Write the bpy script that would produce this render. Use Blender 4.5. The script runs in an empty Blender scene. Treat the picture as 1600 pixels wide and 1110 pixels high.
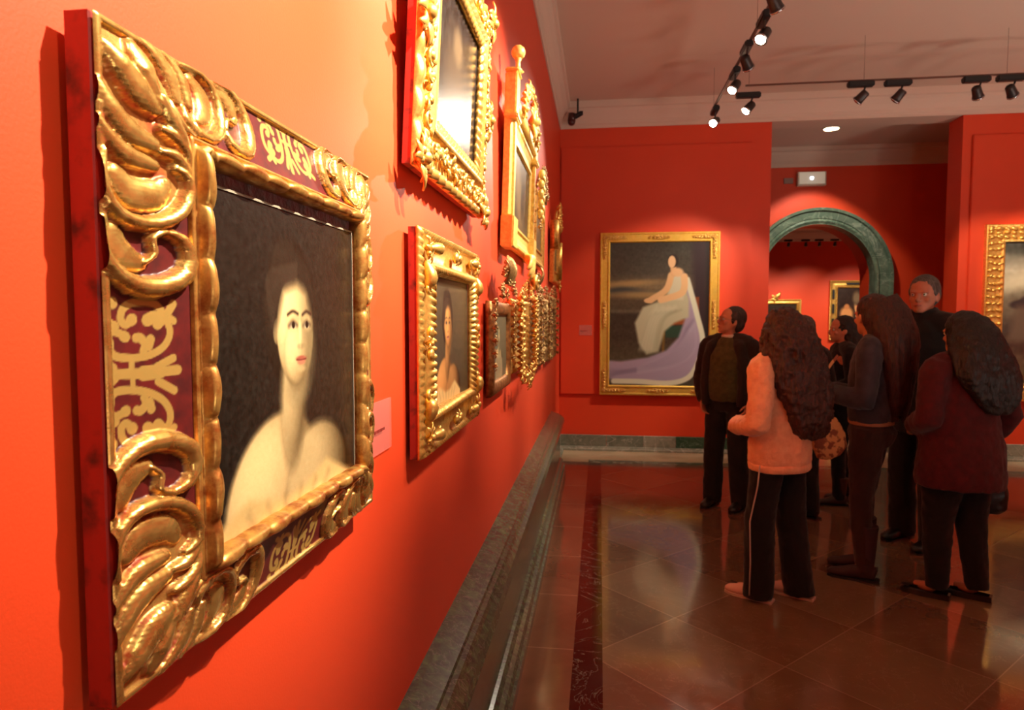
import bpy, bmesh, math, random
import numpy as np
from mathutils import Vector, Matrix, Euler
random.seed(7); rng = np.random.default_rng(7)
S = bpy.context.scene; C = S.collection
PI = math.pi

# ------------------------------------------------------------------ camera model
FPX, YAW, PIT = 1045.06, .1304, .0575
CAM = np.array([.474, 0, 1.58])
FWD = np.array([-math.sin(YAW)*math.cos(PIT), math.cos(YAW)*math.cos(PIT), -math.sin(PIT)])
RGT = np.array([math.cos(YAW), math.sin(YAW), 0]); UPV = np.cross(RGT, FWD)
def wall_pt(x, y, X):                       # point of the left wall's relief plane seen at a given place of the photograph
    d = FWD+(x-800)/FPX*RGT-(y-555)/FPX*UPV
    return CAM+(X-CAM[0])/d[0]*d
cam = bpy.data.cameras.new('camera'); co = bpy.data.objects.new('camera', cam); C.objects.link(co)
cam.sensor_width = 36; cam.lens = FPX/1600*36; cam.clip_start = .02; cam.clip_end = 100
co.matrix_world = Matrix((( RGT[0], UPV[0], -FWD[0], CAM[0]), (RGT[1], UPV[1], -FWD[1], CAM[1]), (RGT[2], UPV[2], -FWD[2], CAM[2]), (0, 0, 0, 1)))
cam.dof.use_dof = True; cam.dof.focus_distance = 1.15; cam.dof.aperture_fstop = 9.0
S.camera = co

# ------------------------------------------------------------------ materials
def lin(c):
    c = np.asarray(c, float)/255.
    return np.where(c <= .04045, c/12.92, ((c+.055)/1.055)**2.4)
def L4(c): return tuple(float(v) for v in lin(c))+(1,)
MATS = {}
def mat(name, col, rough=.6, metal=0, spec=.5, noise=None, bump=None, coat=0, emit=None, sheen=0, col2=None, ior=None):
    """col / col2 are sRGB 0-255; noise=(scale, detail, contrast lo, hi); bump=(scale, strength, distance)"""
    if name in MATS: return MATS[name]
    m = bpy.data.materials.new(name); m.use_nodes = True; nt = m.node_tree; b = nt.nodes['Principled BSDF']
    b.inputs['Base Color'].default_value = L4(col); b.inputs['Roughness'].default_value = rough
    b.inputs['Metallic'].default_value = metal; b.inputs['Specular IOR Level'].default_value = spec
    b.inputs['Coat Weight'].default_value = coat
    if ior: b.inputs['IOR'].default_value = ior
    if sheen: b.inputs['Sheen Weight'].default_value = sheen
    if emit: b.inputs['Emission Color'].default_value = L4(emit[0]); b.inputs['Emission Strength'].default_value = emit[1]
    tc = nt.nodes.new('ShaderNodeTexCoord')
    if col2 is not None:
        n = nt.nodes.new('ShaderNodeTexNoise'); n.inputs['Scale'].default_value = noise[0]; n.inputs['Detail'].default_value = noise[1]
        r = nt.nodes.new('ShaderNodeValToRGB'); r.color_ramp.elements[0].position = noise[2]; r.color_ramp.elements[1].position = noise[3]
        r.color_ramp.elements[0].color = L4(col); r.color_ramp.elements[1].color = L4(col2)
        nt.links.new(tc.outputs['Object'], n.inputs['Vector']); nt.links.new(n.outputs['Fac'], r.inputs['Fac']); nt.links.new(r.outputs['Color'], b.inputs['Base Color'])
    if bump:
        n = nt.nodes.new('ShaderNodeTexNoise'); n.inputs['Scale'].default_value = bump[0]; n.inputs['Detail'].default_value = 4
        u = nt.nodes.new('ShaderNodeBump'); u.inputs['Strength'].default_value = bump[1]; u.inputs['Distance'].default_value = bump[2]
        nt.links.new(tc.outputs['Object'], n.inputs['Vector']); nt.links.new(n.outputs['Fac'], u.inputs['Height']); nt.links.new(u.outputs['Normal'], b.inputs['Normal'])
    MATS[name] = m; return m

wall_m = mat('red_wall_paint', (222, 68, 28), .5, spec=.5, bump=(260, .22, .0012), noise=(1.2, 3, .3, .7), col2=(216, 63, 25))
ceil_m = mat('ceiling_paint', (214, 188, 170), .8, bump=(60, .1, .002))
red_side = mat('red_bole_wood', (150, 28, 16), .5, bump=(40, .4, .002), noise=(28, 6, .52, .68), col2=(70, 14, 8))
velvet_m = mat('crimson_velvet', (120, 8, 26), .6, sheen=.6, bump=(90, .8, .004), noise=(45, 5, .4, .62), col2=(62, 3, 16))
black_m = mat('black_metal', (22, 22, 24), .45)
chrome_m = mat('aluminium', (190, 190, 195), .25, metal=1)
gold_edge = mat('gold_plain', (224, 168, 78), .32, metal=1, bump=(120, .25, .001), noise=(60, 6, .55, .75), col2=(150, 82, 30))

def gold_mat(name, c1, c2, rough, bumpd=.0012, sc=45):
    m = bpy.data.materials.new(name); m.use_nodes = True; nt = m.node_tree; b = nt.nodes['Principled BSDF']; N = nt.nodes.new; Lk = nt.links.new
    tc = N('ShaderNodeTexCoord'); n = N('ShaderNodeTexNoise'); n.inputs['Scale'].default_value = sc; n.inputs['Detail'].default_value = 7; n.inputs['Roughness'].default_value = .65
    r = N('ShaderNodeValToRGB'); e = r.color_ramp.elements; e[0].position = .36; e[0].color = L4(c1); e[1].position = .62; e[1].color = L4(c2)
    Lk(tc.outputs['Object'], n.inputs['Vector']); Lk(n.outputs['Fac'], r.inputs['Fac']); Lk(r.outputs['Color'], b.inputs['Base Color'])
    b.inputs['Metallic'].default_value = .78
    rr = N('ShaderNodeMapRange'); rr.inputs['From Min'].default_value = .35; rr.inputs['From Max'].default_value = .65; rr.inputs['To Min'].default_value = rough; rr.inputs['To Max'].default_value = rough+.2
    Lk(n.outputs['Fac'], rr.inputs['Value']); Lk(rr.outputs['Result'], b.inputs['Roughness'])
    u = N('ShaderNodeBump'); u.inputs['Strength'].default_value = .35; u.inputs['Distance'].default_value = bumpd; Lk(n.outputs['Fac'], u.inputs['Height']); Lk(u.outputs['Normal'], b.inputs['Normal'])
    return m
gold_far = gold_mat('gilded_wood', (246, 206, 112), (206, 146, 66), .27)
gold_old = gold_mat('old_gilded_wood', (214, 176, 108), (134, 98, 56), .36)
gold_flat = gold_mat('flat_gilding', (240, 200, 96), (228, 182, 76), .36, sc=14)

# hero frame: 'bole' attribute = worn red clay in the creases, 'panel' attribute = maroon painted ground
def hero_mat():
    m = bpy.data.materials.new('carved_gilding'); m.use_nodes = True; nt = m.node_tree; b = nt.nodes['Principled BSDF']; N = nt.nodes.new; Lk = nt.links.new
    a = N('ShaderNodeAttribute'); a.attribute_name = 'tone'; sp = N('ShaderNodeSeparateColor'); Lk(a.outputs['Color'], sp.inputs['Color'])
    tc = N('ShaderNodeTexCoord'); n = N('ShaderNodeTexNoise'); n.inputs['Scale'].default_value = 38; n.inputs['Detail'].default_value = 8; n.inputs['Roughness'].default_value = .68
    Lk(tc.outputs['Object'], n.inputs['Vector'])
    r = N('ShaderNodeValToRGB'); e = r.color_ramp.elements; e[0].position = .35; e[0].color = L4((248, 208, 118)); e[1].position = .66; e[1].color = L4((190, 124, 58))
    Lk(n.outputs['Fac'], r.inputs['Fac'])
    def math_(op, x, y=None, c=False):
        q = N('ShaderNodeMath'); q.operation = op; q.use_clamp = c
        for i, v in enumerate((x, y)):
            if v is None: continue
            if isinstance(v, (int, float)): q.inputs[i].default_value = v
            else: Lk(v, q.inputs[i])
        return q.outputs[0]
    bo = math_('ADD', math_('MULTIPLY', sp.outputs[0], 1.5), math_('MULTIPLY', math_('SUBTRACT', n.outputs['Fac'], .56), 2.6), True)
    mx = N('ShaderNodeMix'); mx.data_type = 'RGBA'; Lk(bo, mx.inputs[0]); Lk(r.outputs['Color'], mx.inputs[6]); mx.inputs[7].default_value = L4((150, 50, 20))
    n2 = N('ShaderNodeTexNoise'); n2.inputs['Scale'].default_value = 60; Lk(tc.outputs['Object'], n2.inputs['Vector'])
    r2 = N('ShaderNodeValToRGB'); e = r2.color_ramp.elements; e[0].position = .35; e[0].color = L4((92, 20, 18)); e[1].position = .7; e[1].color = L4((66, 16, 16)); Lk(n2.outputs['Fac'], r2.inputs['Fac'])
    m2 = N('ShaderNodeMix'); m2.data_type = 'RGBA'; Lk(sp.outputs[1], m2.inputs[0]); Lk(mx.outputs[2], m2.inputs[6]); Lk(r2.outputs['Color'], m2.inputs[7])
    m3 = N('ShaderNodeMix'); m3.data_type = 'RGBA'; Lk(sp.outputs[2], m3.inputs[0]); Lk(m2.outputs[2], m3.inputs[6]); m3.inputs[7].default_value = L4((196, 158, 84))
    Lk(m3.outputs[2], b.inputs['Base Color'])
    met = math_('MULTIPLY', math_('SUBTRACT', .85, math_('MULTIPLY', .85, sp.outputs[1])), math_('SUBTRACT', 1, math_('MULTIPLY', bo, .75)))
    met = math_('MAXIMUM', met, math_('MULTIPLY', sp.outputs[2], .55))
    Lk(met, b.inputs['Metallic'])
    ro = math_('ADD', .27, math_('ADD', math_('MULTIPLY', sp.outputs[1], .15), math_('MULTIPLY', bo, .2))); Lk(ro, b.inputs['Roughness'])
    n3 = N('ShaderNodeTexNoise'); n3.inputs['Scale'].default_value = 300; n3.inputs['Detail'].default_value = 3; Lk(tc.outputs['Object'], n3.inputs['Vector'])
    u = N('ShaderNodeBump'); u.inputs['Strength'].default_value = .25; u.inputs['Distance'].default_value = .0006
    Lk(math_('ADD', n.outputs['Fac'], math_('MULTIPLY', n3.outputs['Fac'], .6)), u.inputs['Height']); Lk(u.outputs['Normal'], b.inputs['Normal'])
    return m
hero_m = hero_mat()

def paint_mat(name, rough=.32, craq=.0006):
    m = bpy.data.materials.new(name); m.use_nodes = True; nt = m.node_tree; b = nt.nodes['Principled BSDF']; N = nt.nodes.new; Lk = nt.links.new
    a = N('ShaderNodeAttribute'); a.attribute_name = 'paint'; Lk(a.outputs['Color'], b.inputs['Base Color'])
    b.inputs['Roughness'].default_value = rough; b.inputs['Specular IOR Level'].default_value = .45
    tc = N('ShaderNodeTexCoord'); n = N('ShaderNodeTexNoise'); n.inputs['Scale'].default_value = 220; n.inputs['Detail'].default_value = 4; Lk(tc.outputs['Object'], n.inputs['Vector'])
    u = N('ShaderNodeBump'); u.inputs['Strength'].default_value = .25; u.inputs['Distance'].default_value = craq; Lk(n.outputs['Fac'], u.inputs['Height']); Lk(u.outputs['Normal'], b.inputs['Normal'])
    return m
oil_m = paint_mat('oil_paint', .38); oil_gloss = paint_mat('varnished_oil_paint', .24, .0012)

def marble(name, c1, c2, c3, rough, scale, vein=(.485, .515), ior=1.5, spec=.5):
    m = bpy.data.materials.new(name); m.use_nodes = True; nt = m.node_tree; b = nt.nodes['Principled BSDF']; N = nt.nodes.new; Lk = nt.links.new
    tc = N('ShaderNodeTexCoord'); n = N('ShaderNodeTexNoise'); n.inputs['Scale'].default_value = scale; n.inputs['Detail'].default_value = 9; n.inputs['Roughness'].default_value = .68; n.inputs['Distortion'].default_value = .8
    Lk(tc.outputs['Object'], n.inputs['Vector'])
    r = N('ShaderNodeValToRGB'); e = r.color_ramp.elements; e[0].position = .36; e[0].color = L4(c1); e[1].position = .66; e[1].color = L4(c2)
    q = e.new(.52); q.color = L4([(x+y)/2 for x, y in zip(c1, c2)])
    Lk(n.outputs['Fac'], r.inputs['Fac'])
    v = N('ShaderNodeTexNoise'); v.inputs['Scale'].default_value = scale*.45; v.inputs['Detail'].default_value = 6; v.inputs['Distortion'].default_value = 1.6; Lk(tc.outputs['Object'], v.inputs['Vector'])
    r2 = N('ShaderNodeValToRGB'); e = r2.color_ramp.elements; e[0].position = vein[0]; e[0].color = (0, 0, 0, 1); e[1].position = vein[1]; e[1].color = (0, 0, 0, 1); q = e.new((vein[0]+vein[1])/2); q.color = (.75, .75, .75, 1)
    Lk(v.outputs['Fac'], r2.inputs['Fac'])
    mx = N('ShaderNodeMix'); mx.data_type = 'RGBA'; Lk(r2.outputs['Color'], mx.inputs[0]); Lk(r.outputs['Color'], mx.inputs[6]); mx.inputs[7].default_value = L4(c3)
    Lk(mx.outputs[2], b.inputs['Base Color']); b.inputs['Roughness'].default_value = rough; b.inputs['IOR'].default_value = ior
    return m
green_marble = marble('green_marble', (70, 74, 62), (104, 124, 88), (150, 150, 132), .22, 16)
ledge_marble = marble('brown_green_marble', (70, 58, 52), (96, 112, 78), (128, 118, 108), .2, 26)
grey_marble = marble('grey_green_marble', (128, 128, 112), (96, 104, 88), (180, 176, 160), .25, 7)
pale_marble = marble('pale_marble', (150, 146, 128), (118, 120, 102), (190, 184, 168), .25, 8)
dgreen_marble = marble('deep_green_marble', (46, 72, 54), (66, 96, 72), (120, 140, 120), .22, 8)
arch_marble = marble('arch_green_marble', (70, 92, 78), (112, 134, 112), (150, 166, 146), .3, 6)

# ------------------------------------------------------------------ object helpers
def tag(o, label=None, cat=None, group=None, kind=None):
    if label: o['label'] = label
    if cat: o['category'] = cat
    if group: o['group'] = group
    if kind: o['kind'] = kind
    return o
def obj(name, bm, m, parent=None, smooth=False, label=None):
    me = bpy.data.meshes.new(name)
    bmesh.ops.recalc_face_normals(bm, faces=bm.faces[:]); bm.to_mesh(me); bm.free()
    for x in (m if isinstance(m, (list, tuple)) else [m]): me.materials.append(x)
    if smooth: me.shade_smooth()
    o = bpy.data.objects.new(name, me); C.objects.link(o)
    if parent: o.parent = parent
    if label: o['label'] = label
    return o
def struct(name, bm, m, parent=None, smooth=False):
    o = obj(name, bm, m, parent, smooth); o['kind'] = 'structure'; return o
def empty(name, loc, rot=(0, 0, 0)):
    o = bpy.data.objects.new(name, None); o.empty_display_size = .1; C.objects.link(o); o.location = loc; o.rotation_euler = rot; return o
def box(bm, x0, x1, y0, y1, z0, z1):
    v = [bm.verts.new(p) for p in ((x0, y0, z0), (x1, y0, z0), (x1, y1, z0), (x0, y1, z0), (x0, y0, z1), (x1, y0, z1), (x1, y1, z1), (x0, y1, z1))]
    for f in ((0, 3, 2, 1), (4, 5, 6, 7), (0, 1, 5, 4), (1, 2, 6, 5), (2, 3, 7, 6), (3, 0, 4, 7)): bm.faces.new([v[i] for i in f])
def boxbm(*a):
    bm = bmesh.new(); box(bm, *a); return bm
def frames_of(pts, up=None):
    T = []
    for i in range(len(pts)):
        a = pts[max(0, i-1)]; b = pts[min(len(pts)-1, i+1)]; T.append((b-a).normalized())
    ref = up if up is not None else (Vector((0, 1, 0)) if abs(T[0].y) < .9 else Vector((1, 0, 0)))
    out = []
    for t in T:
        n = (ref-t*ref.dot(t))
        if n.length < 1e-4: n = t.orthogonal()
        n.normalize(); out.append((n.cross(t).normalized(), n)); 
        if up is None: ref = n
    return out
def tube(bm, pts, rad, seg=14, up=None, cap=True):
    """closed loft; rad entries are r or (side radius, up radius)"""
    pts = [Vector(p) for p in pts]; fr = frames_of(pts, up); rings = []
    for p, (s, n), r in zip(pts, fr, rad):
        ra, rb = (r, r) if isinstance(r, (int, float)) else r
        rings.append([bm.verts.new(p+s*ra*math.cos(2*PI*k/seg)+n*rb*math.sin(2*PI*k/seg)) for k in range(seg)])
    for a, b in zip(rings, rings[1:]):
        for k in range(seg): bm.faces.new((a[k], a[(k+1) % seg], b[(k+1) % seg], b[k]))
    if cap: bm.faces.new(rings[0][::-1]); bm.faces.new(rings[-1])
def ball(bm, c, r, rot=None, sub=2):
    r = (r, r, r) if isinstance(r, (int, float)) else r
    M = Matrix.Translation(c) @ (rot.to_matrix().to_4x4() if rot else Matrix()) @ Matrix.Diagonal((*r, 1))
    bmesh.ops.create_icosphere(bm, subdivisions=sub, radius=1, matrix=M)
def cyl(bm, p0, p1, r, seg=16): tube(bm, [p0, p1], [r, r], seg)
def smooth_curve(pts, n=24):
    pts = [Vector(p) for p in pts]; out = []
    P = [pts[0]]+pts+[pts[-1]]; seg = len(pts)-1
    for i in range(n+1):
        t = i/n*seg; k = min(int(t), seg-1); u = t-k; a, b, c, d = P[k:k+4]
        out.append(.5*((2*b)+(c-a)*u+(2*a-5*b+4*c-d)*u*u+(3*b-a-3*c+d)*u**3))
    return out

# ------------------------------------------------------------------ pictures (numpy painting, generic subjects)
class Pic:
    def __init__(s, w, h, n=170):
        s.w, s.h = w, h; s.nx = max(8, int(n*w/max(w, h))); s.ny = max(8, int(n*h/max(w, h)))
        s.U, s.V = np.meshgrid(np.linspace(0, 1, s.nx), np.linspace(0, 1, s.ny)); s.img = np.zeros((s.ny, s.nx, 3))
        s.asp = w/h
        a = rng.normal(size=(s.ny, s.nx)); 
        for _ in range(6): a = (a+np.roll(a, 1, 0)+np.roll(a, 1, 1)+np.roll(a, -1, 0)+np.roll(a, -1, 1))/5
        s.noise = a/a.std()
    def fill(s, c, amp=3): s.img[:] = np.array(c, float)+s.noise[..., None]*amp
    def mixin(s, m, c): s.img = s.img*(1-m[..., None])+np.array(c, float)*m[..., None]
    def ell(s, cx, cy, rx, ry, c, soft=.12, rot=0, op=1):
        x = (s.U-cx)*s.asp; y = s.V-cy; ca, sa = math.cos(rot), math.sin(rot)
        X = (x*ca+y*sa)/(rx*s.asp); Y = (-x*sa+y*ca)/ry; d = np.sqrt(X*X+Y*Y)
        s.mixin(np.clip((1-d)/soft+.5, 0, 1)*op, c)
    def poly(s, P, c, soft=.015, op=1):
        P = np.array(P, float); X = s.U*s.asp; Y = s.V; P = P*[s.asp, 1]; D = np.full(X.shape, 9.); inside = np.zeros(X.shape, bool)
        for (x0, y0), (x1, y1) in zip(P, np.roll(P, -1, 0)):
            dx, dy = x1-x0, y1-y0; t = np.clip(((X-x0)*dx+(Y-y0)*dy)/(dx*dx+dy*dy+1e-12), 0, 1)
            D = np.minimum(D, np.hypot(X-x0-t*dx, Y-y0-t*dy))
            if y0 != y1: inside ^= ((y0 > Y) != (y1 > Y)) & (X < (x1-x0)*(Y-y0)/(y1-y0)+x0)
        sd = np.where(inside, D, -D); s.mixin(np.clip(sd/soft+.5, 0, 1)*op, c)
    def line(s, P, r, c, soft=.008, op=1):
        P = [Vector((p[0]*s.asp, p[1], 0)) for p in P]; P = smooth_curve(P, 6*len(P)); D = np.full(s.U.shape, 9.); X = s.U*s.asp; Y = s.V
        for a, b in zip(P, P[1:]):
            dx, dy = b.x-a.x, b.y-a.y; t = np.clip(((X-a.x)*dx+(Y-a.y)*dy)/(dx*dx+dy*dy+1e-12), 0, 1); D = np.minimum(D, np.hypot(X-a.x-t*dx, Y-a.y-t*dy))
        s.mixin(np.clip((r-D)/soft+.5, 0, 1)*op, c)
    def hgrad(s, stops, amp=3):
        vs = [q[0] for q in stops]
        for k in range(3): s.img[..., k] = np.interp(s.V, vs, [q[1][k] for q in stops])+s.noise*amp

def canvas(pic, u0, v0, wplane, parent, m=None, name='canvas', thick=.01):
    """pic as a stretched canvas standing in the local XZ plane, front at y=-wplane"""
    nx, ny = pic.nx, pic.ny
    xs = u0+pic.w*pic.U; zs = v0+pic.h*pic.V
    V = [(float(a), -wplane, float(b)) for a, b in zip(xs.ravel(), zs.ravel())]
    F = [(j*nx+i, j*nx+i+1, (j+1)*nx+i+1, (j+1)*nx+i) for j in range(ny-1) for i in range(nx-1)]
    n0 = len(V); 
    V += [(u0, -wplane+thick, v0), (u0+pic.w, -wplane+thick, v0), (u0+pic.w, -wplane+thick, v0+pic.h), (u0, -wplane+thick, v0+pic.h)]
    c = [0, nx-1, ny*nx-1, (ny-1)*nx]
    F += [tuple(range(nx-1, -1, -1))+(n0, n0+1), tuple((j*nx+nx-1) for j in range(ny-1, -1, -1))+(n0+1, n0+2), tuple((ny-1)*nx+i for i in range(nx))+(n0+2, n0+3), tuple(j*nx for j in range(ny))+(n0+3, n0), (n0+3, n0+2, n0+1, n0)]
    me = bpy.data.meshes.new(name); me.from_pydata(V, [], F)
    at = me.color_attributes.new('paint', 'FLOAT_COLOR', 'POINT'); col = np.ones((len(V), 4)); col[:n0, :3] = lin(np.clip(pic.img, 0, 255)).reshape(-1, 3); col[n0:, :3] = .08
    at.data.foreach_set('color', col.ravel().astype(np.float32)); me.materials.append(m or oil_m)
    o = bpy.data.objects.new(name, me); C.objects.link(o); o.parent = parent; return o

def portrait(w, h, bg=(34, 28, 22), skin=(205, 172, 118), hair=(24, 18, 14), dress=(196, 170, 112), cx=.5, cy=.62, s=.17, low=(44, 33, 24), n=170, turn=.16):
    """a plain bust of a woman against a dark ground; s = half the face height as a share of the canvas height"""
    p = Pic(w, h, n); p.fill(bg, 2); a = p.asp; k = s; X = lambda q: cx+q*k/a; Y = lambda q: cy+q*k
    def form(ex, ey, rx, ry, c, soft=.1, lx=-.55, ly=.35, amb=.35, rot=0, op=1):
        """painted solid form, modelled light to dark as a painter would"""
        x = (p.U-X(ex))*a; y = p.V-Y(ey); ca, sa = math.cos(rot), math.sin(rot); xx = (x*ca+y*sa)/(rx*k); yy = (-x*sa+y*ca)/(ry*k); d2 = xx*xx+yy*yy; d = np.sqrt(d2)
        nz = np.sqrt(np.clip(1-d2, 0, 1)); f = np.clip(xx*lx+yy*ly+nz*.76, 0, 1); sh = (amb+(1-amb)*f)[..., None]
        tone = np.array(c, float)*(sh**.8)+np.array([8, -2, -8])*(1-sh); m = (np.clip((1-d)/soft+.5, 0, 1)*op)[..., None]; p.img = p.img*(1-m)+tone*m
    p.ell(.8, .55, .5, .6, low, 1.5, op=.5); p.ell(.15, .9, .5, .4, tuple(v*1.15 for v in bg), 1.5, op=.5)
    dk = tuple(v*.62 for v in skin); mid = tuple(v*.82 for v in skin)
    form(-.12, .22, .98, 1.22, hair, .14, amb=.6); form(-.25, 1.12, .62, .42, hair, .4, amb=.6)
    # neck and shoulders
    form(-.75, -2.75, 1.65, 1.35, skin, .10, -.35, .55, .30, .35); form(1.0, -3.1, 1.5, 1.35, mid, .14, -.75, .3, .10, -.35)
    form(-.12, -1.15, .47, 1.15, mid, .5, -.6, .1, .42, -.08)
    p.poly([(X(-3), Y(-2.95)), (X(-1.7), Y(-2.55)), (X(-.6), Y(-2.85)), (X(.3), Y(-2.8)), (X(1.2), Y(-2.5)), (X(2.4), Y(-3)), (X(2.4), -.3), (X(-3), -.3)], dress, .03)
    for q in (-1.7, -1.1, -.5, .1, .7, 1.3): p.line([(X(q), Y(-2.8)), (X(q*.8-.1), Y(-3.3)), (X(q*1.2), Y(-4.4))], .004, tuple(v*.7 for v in dress), .05, .7)
    # shadow of the jaw on the neck, head, ear
    p.ell(X(.05), Y(-.98), .42*k/a, .30*k, dk, .9, op=.7)
    form(-.70, -.02, .13, .22, mid, .2); 
    form(0, 0, .70, .96, skin, .07, amb=.38); form(.06, -.42, .50, .60, skin, .35, amb=.42)
    p.ell(X(.52), Y(-.15), .24*k/a, .66*k, dk, 1.2, op=.55)
    # hair over the brow, drawn back from a parting
    p.poly([(X(-.86), Y(-.15)), (X(-.66), Y(.18)), (X(-.46), Y(.66)), (X(turn*.4), Y(.80)), (X(.46), Y(.66)), (X(.64), Y(.2)), (X(.80), Y(-.1)), (X(.86), Y(.6)), (X(.45), Y(1.2)), (X(-.2), Y(1.36)), (X(-.85), Y(1.05)), (X(-1.05), Y(.4))], hair, .05)
    for q in range(7): p.line([(X(turn*.4), Y(.84+.05*q)), (X(-.55-.05*q), Y(.66+.05*q)), (X(-.86-.03*q), Y(.06+.1*q))], .0025, tuple(v*1.5+10 for v in hair), .02, .5)
    ex = turn
    for e, wd in ((-.27+ex, .15), (.30+ex*.8, .13)):
        p.ell(X(e), Y(.12), wd*1.5*k/a, .13*k, mid, 1., op=.75); p.ell(X(e), Y(.075), wd*k/a, .058*k, (178, 158, 130), .4, op=.9)
        p.ell(X(e+.015), Y(.08), .062*k/a, .062*k, (34, 22, 14), .4); p.line([(X(e-wd*1.05), Y(.065)), (X(e), Y(.135)), (X(e+wd*1.05), Y(.075))], .014*k, (48, 30, 20), .02*k/.17)
        p.line([(X(e-wd*1.3), Y(.255)), (X(e), Y(.315)), (X(e+wd*1.3), Y(.27))], .026*k, tuple(v*.5+14 for v in hair) if sum(hair) > 200 else (52, 36, 26), .05*k)
    p.line([(X(.13+ex), Y(.14)), (X(.15+ex), Y(-.15)), (X(.13+ex), Y(-.27))], .02*k, dk, .10*k, .6); p.ell(X(.03+ex), Y(-.30), .13*k/a, .05*k, dk, .8, op=.8); p.ell(X(.0+ex), Y(-.05), .05*k/a, .25*k, tuple(min(255, v*1.1) for v in skin), .9, op=.5)
    p.ell(X(.03+ex), Y(-.515), .20*k/a, .050*k, (146, 78, 60), .6); p.ell(X(.03+ex), Y(-.58), .15*k/a, .045*k, (170, 104, 80), .7); p.line([(X(-.16+ex), Y(-.53)), (X(.03+ex), Y(-.54)), (X(.22+ex), Y(-.53))], .009*k, (84, 30, 26), .03*k)
    p.ell(X(.03+ex), Y(-.70), .16*k/a, .05*k, mid, .9, op=.6)
    p.img += p.noise[..., None]*1.2
    return p

# ------------------------------------------------------------------ frame carving tools
def ring(name, parent, m, U0, U1, V0, V1, prof, step=.01, smooth=True, label=None):
    """swept, mitred frame moulding; prof(s, side, L) -> [(inset, height), ...] so the section can change along the side"""
    V, F = [], []; n = None
    cor = [(U0, V0, 1, 1), (U1, V0, -1, 1), (U1, V1, -1, -1), (U0, V1, 1, -1)]
    loops = []
    for k in range(4):
        a = cor[k]; b = cor[(k+1) % 4]; Ls = math.hypot(b[0]-a[0], b[1]-a[1]); N = max(2, int(Ls/step))
        for i in range(N):
            t = i/N; row = []
            for d, h in prof(t*Ls, k, Ls):
                row.append((a[0]+(b[0]-a[0])*t+d*(a[2]*(1-t)+b[2]*t), -h, a[1]+(b[1]-a[1])*t+d*(a[3]*(1-t)+b[3]*t)))
            loops.append(row)
    m_ = len(loops[0])
    for r in loops: V += r
    M = len(loops)
    for i in range(M):
        for j in range(m_):
            F.append((i*m_+j, ((i+1) % M)*m_+j, ((i+1) % M)*m_+(j+1) % m_, i*m_+(j+1) % m_))
    me = bpy.data.meshes.new(name); me.from_pydata(V, [], F); me.update()
    bm = bmesh.new(); bm.from_mesh(me); bpy.data.meshes.remove(me)
    o = obj(name, bm, m, parent, smooth, label); return o
def prof_of(pts):          # constant section, closed down to the back
    return lambda s, k, L: pts
def curl(bm, c, R, a0, turns, r0, r1, w, n=18, flip=1):
    """a carved C or S scroll: spiral tube in the picture plane (X,Z), standing proud by w"""
    P, Rr = [], []
    for i in range(n+1):
        t = i/n; a = a0+flip*turns*2*PI*t; q = R*(1-.72*t)
        P.append((c[0]+q*math.cos(a), c[1]-w*(.5+.5*t), c[2]+q*math.sin(a))); Rr.append(r0+(r1-r0)*t)
    tube(bm, P, Rr, 8, cap=True); ball(bm, P[-1], r1*1.6, sub=1)
def leaf(bm, base, ang, L, W, w, n=7, bend=.4):
    """carved acanthus leaf: tapered, ridged, tip curling forward"""
    P, R = [], []
    for i in range(n+1):
        t = i/n; a = ang+bend*t; x = base[0]+L*t*math.cos(a); z = base[2]+L*t*math.sin(a); y = base[1]-w*math.sin(t*PI*.8)
        P.append((x, y, z)); R.append((max(.0008, W*math.sin(PI*(t*.82+.14))**.8), max(.0008, W*.5*(1-.6*t))))
    tube(bm, P, R, 8, up=Vector((0, -1, 0)))
def cluster(bm, c, R, n=8, w=.012, seed=0):
    r = random.Random(seed)
    for i in range(n):
        a = 2*PI*i/n+r.uniform(-.25, .25); leaf(bm, c, a, R*r.uniform(.75, 1.1), R*.2, w, bend=r.uniform(-.8, .8))
    for i in range(max(3, n//2)):
        a = r.uniform(0, 2*PI); q = R*r.uniform(.2, .6); ball(bm, (c[0]+q*math.cos(a), c[1]-w*.8, c[2]+q*math.sin(a)), R*r.uniform(.12, .2), sub=1)
    ball(bm, (c[0], c[1]-w, c[2]), R*.24, sub=2)

# ------------------------------------------------------------------ THE ROOM
D = 7.915; HC = 3.75; H = 4.03; XR = 8.6; YB = -4.2; OP0, OP1 = 2.364, 4.345; TH = .3; Y2 = 9.72; YF = 20.5
def quadbm(*P):
    bm = bmesh.new(); bm.faces.new([bm.verts.new(p) for p in P]); return bm
struct('wall_left', boxbm(-.25, 0, YB, D+TH, 0, H), wall_m)
struct('wall_rear', boxbm(-.25, XR+.25, YB-.25, YB, 0, H), wall_m)
struct('wall_right', boxbm(XR, XR+.25, YB, Y2+.6, 0, H), wall_m)
bm = bmesh.new(); box(bm, 0, OP0, D, D+TH, 0, H); o = struct('wall_back', bm, wall_m)
bm = bmesh.new(); box(bm, OP1, XR, D, D+TH, 0, H); struct('wall_back_east', bm, wall_m)
bm = bmesh.new(); box(bm, OP0, OP1, D, D+TH, HC, H); struct('trim_1', bm, ceil_m)
struct('ceiling', boxbm(-.25, XR+.25, YB-.25, D+TH, H, H+.2), ceil_m)
struct('ceiling_corridor', boxbm(-1.5, XR+.25, D+TH, Y2+.6, HC+.12, HC+.3), ceil_m)
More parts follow.
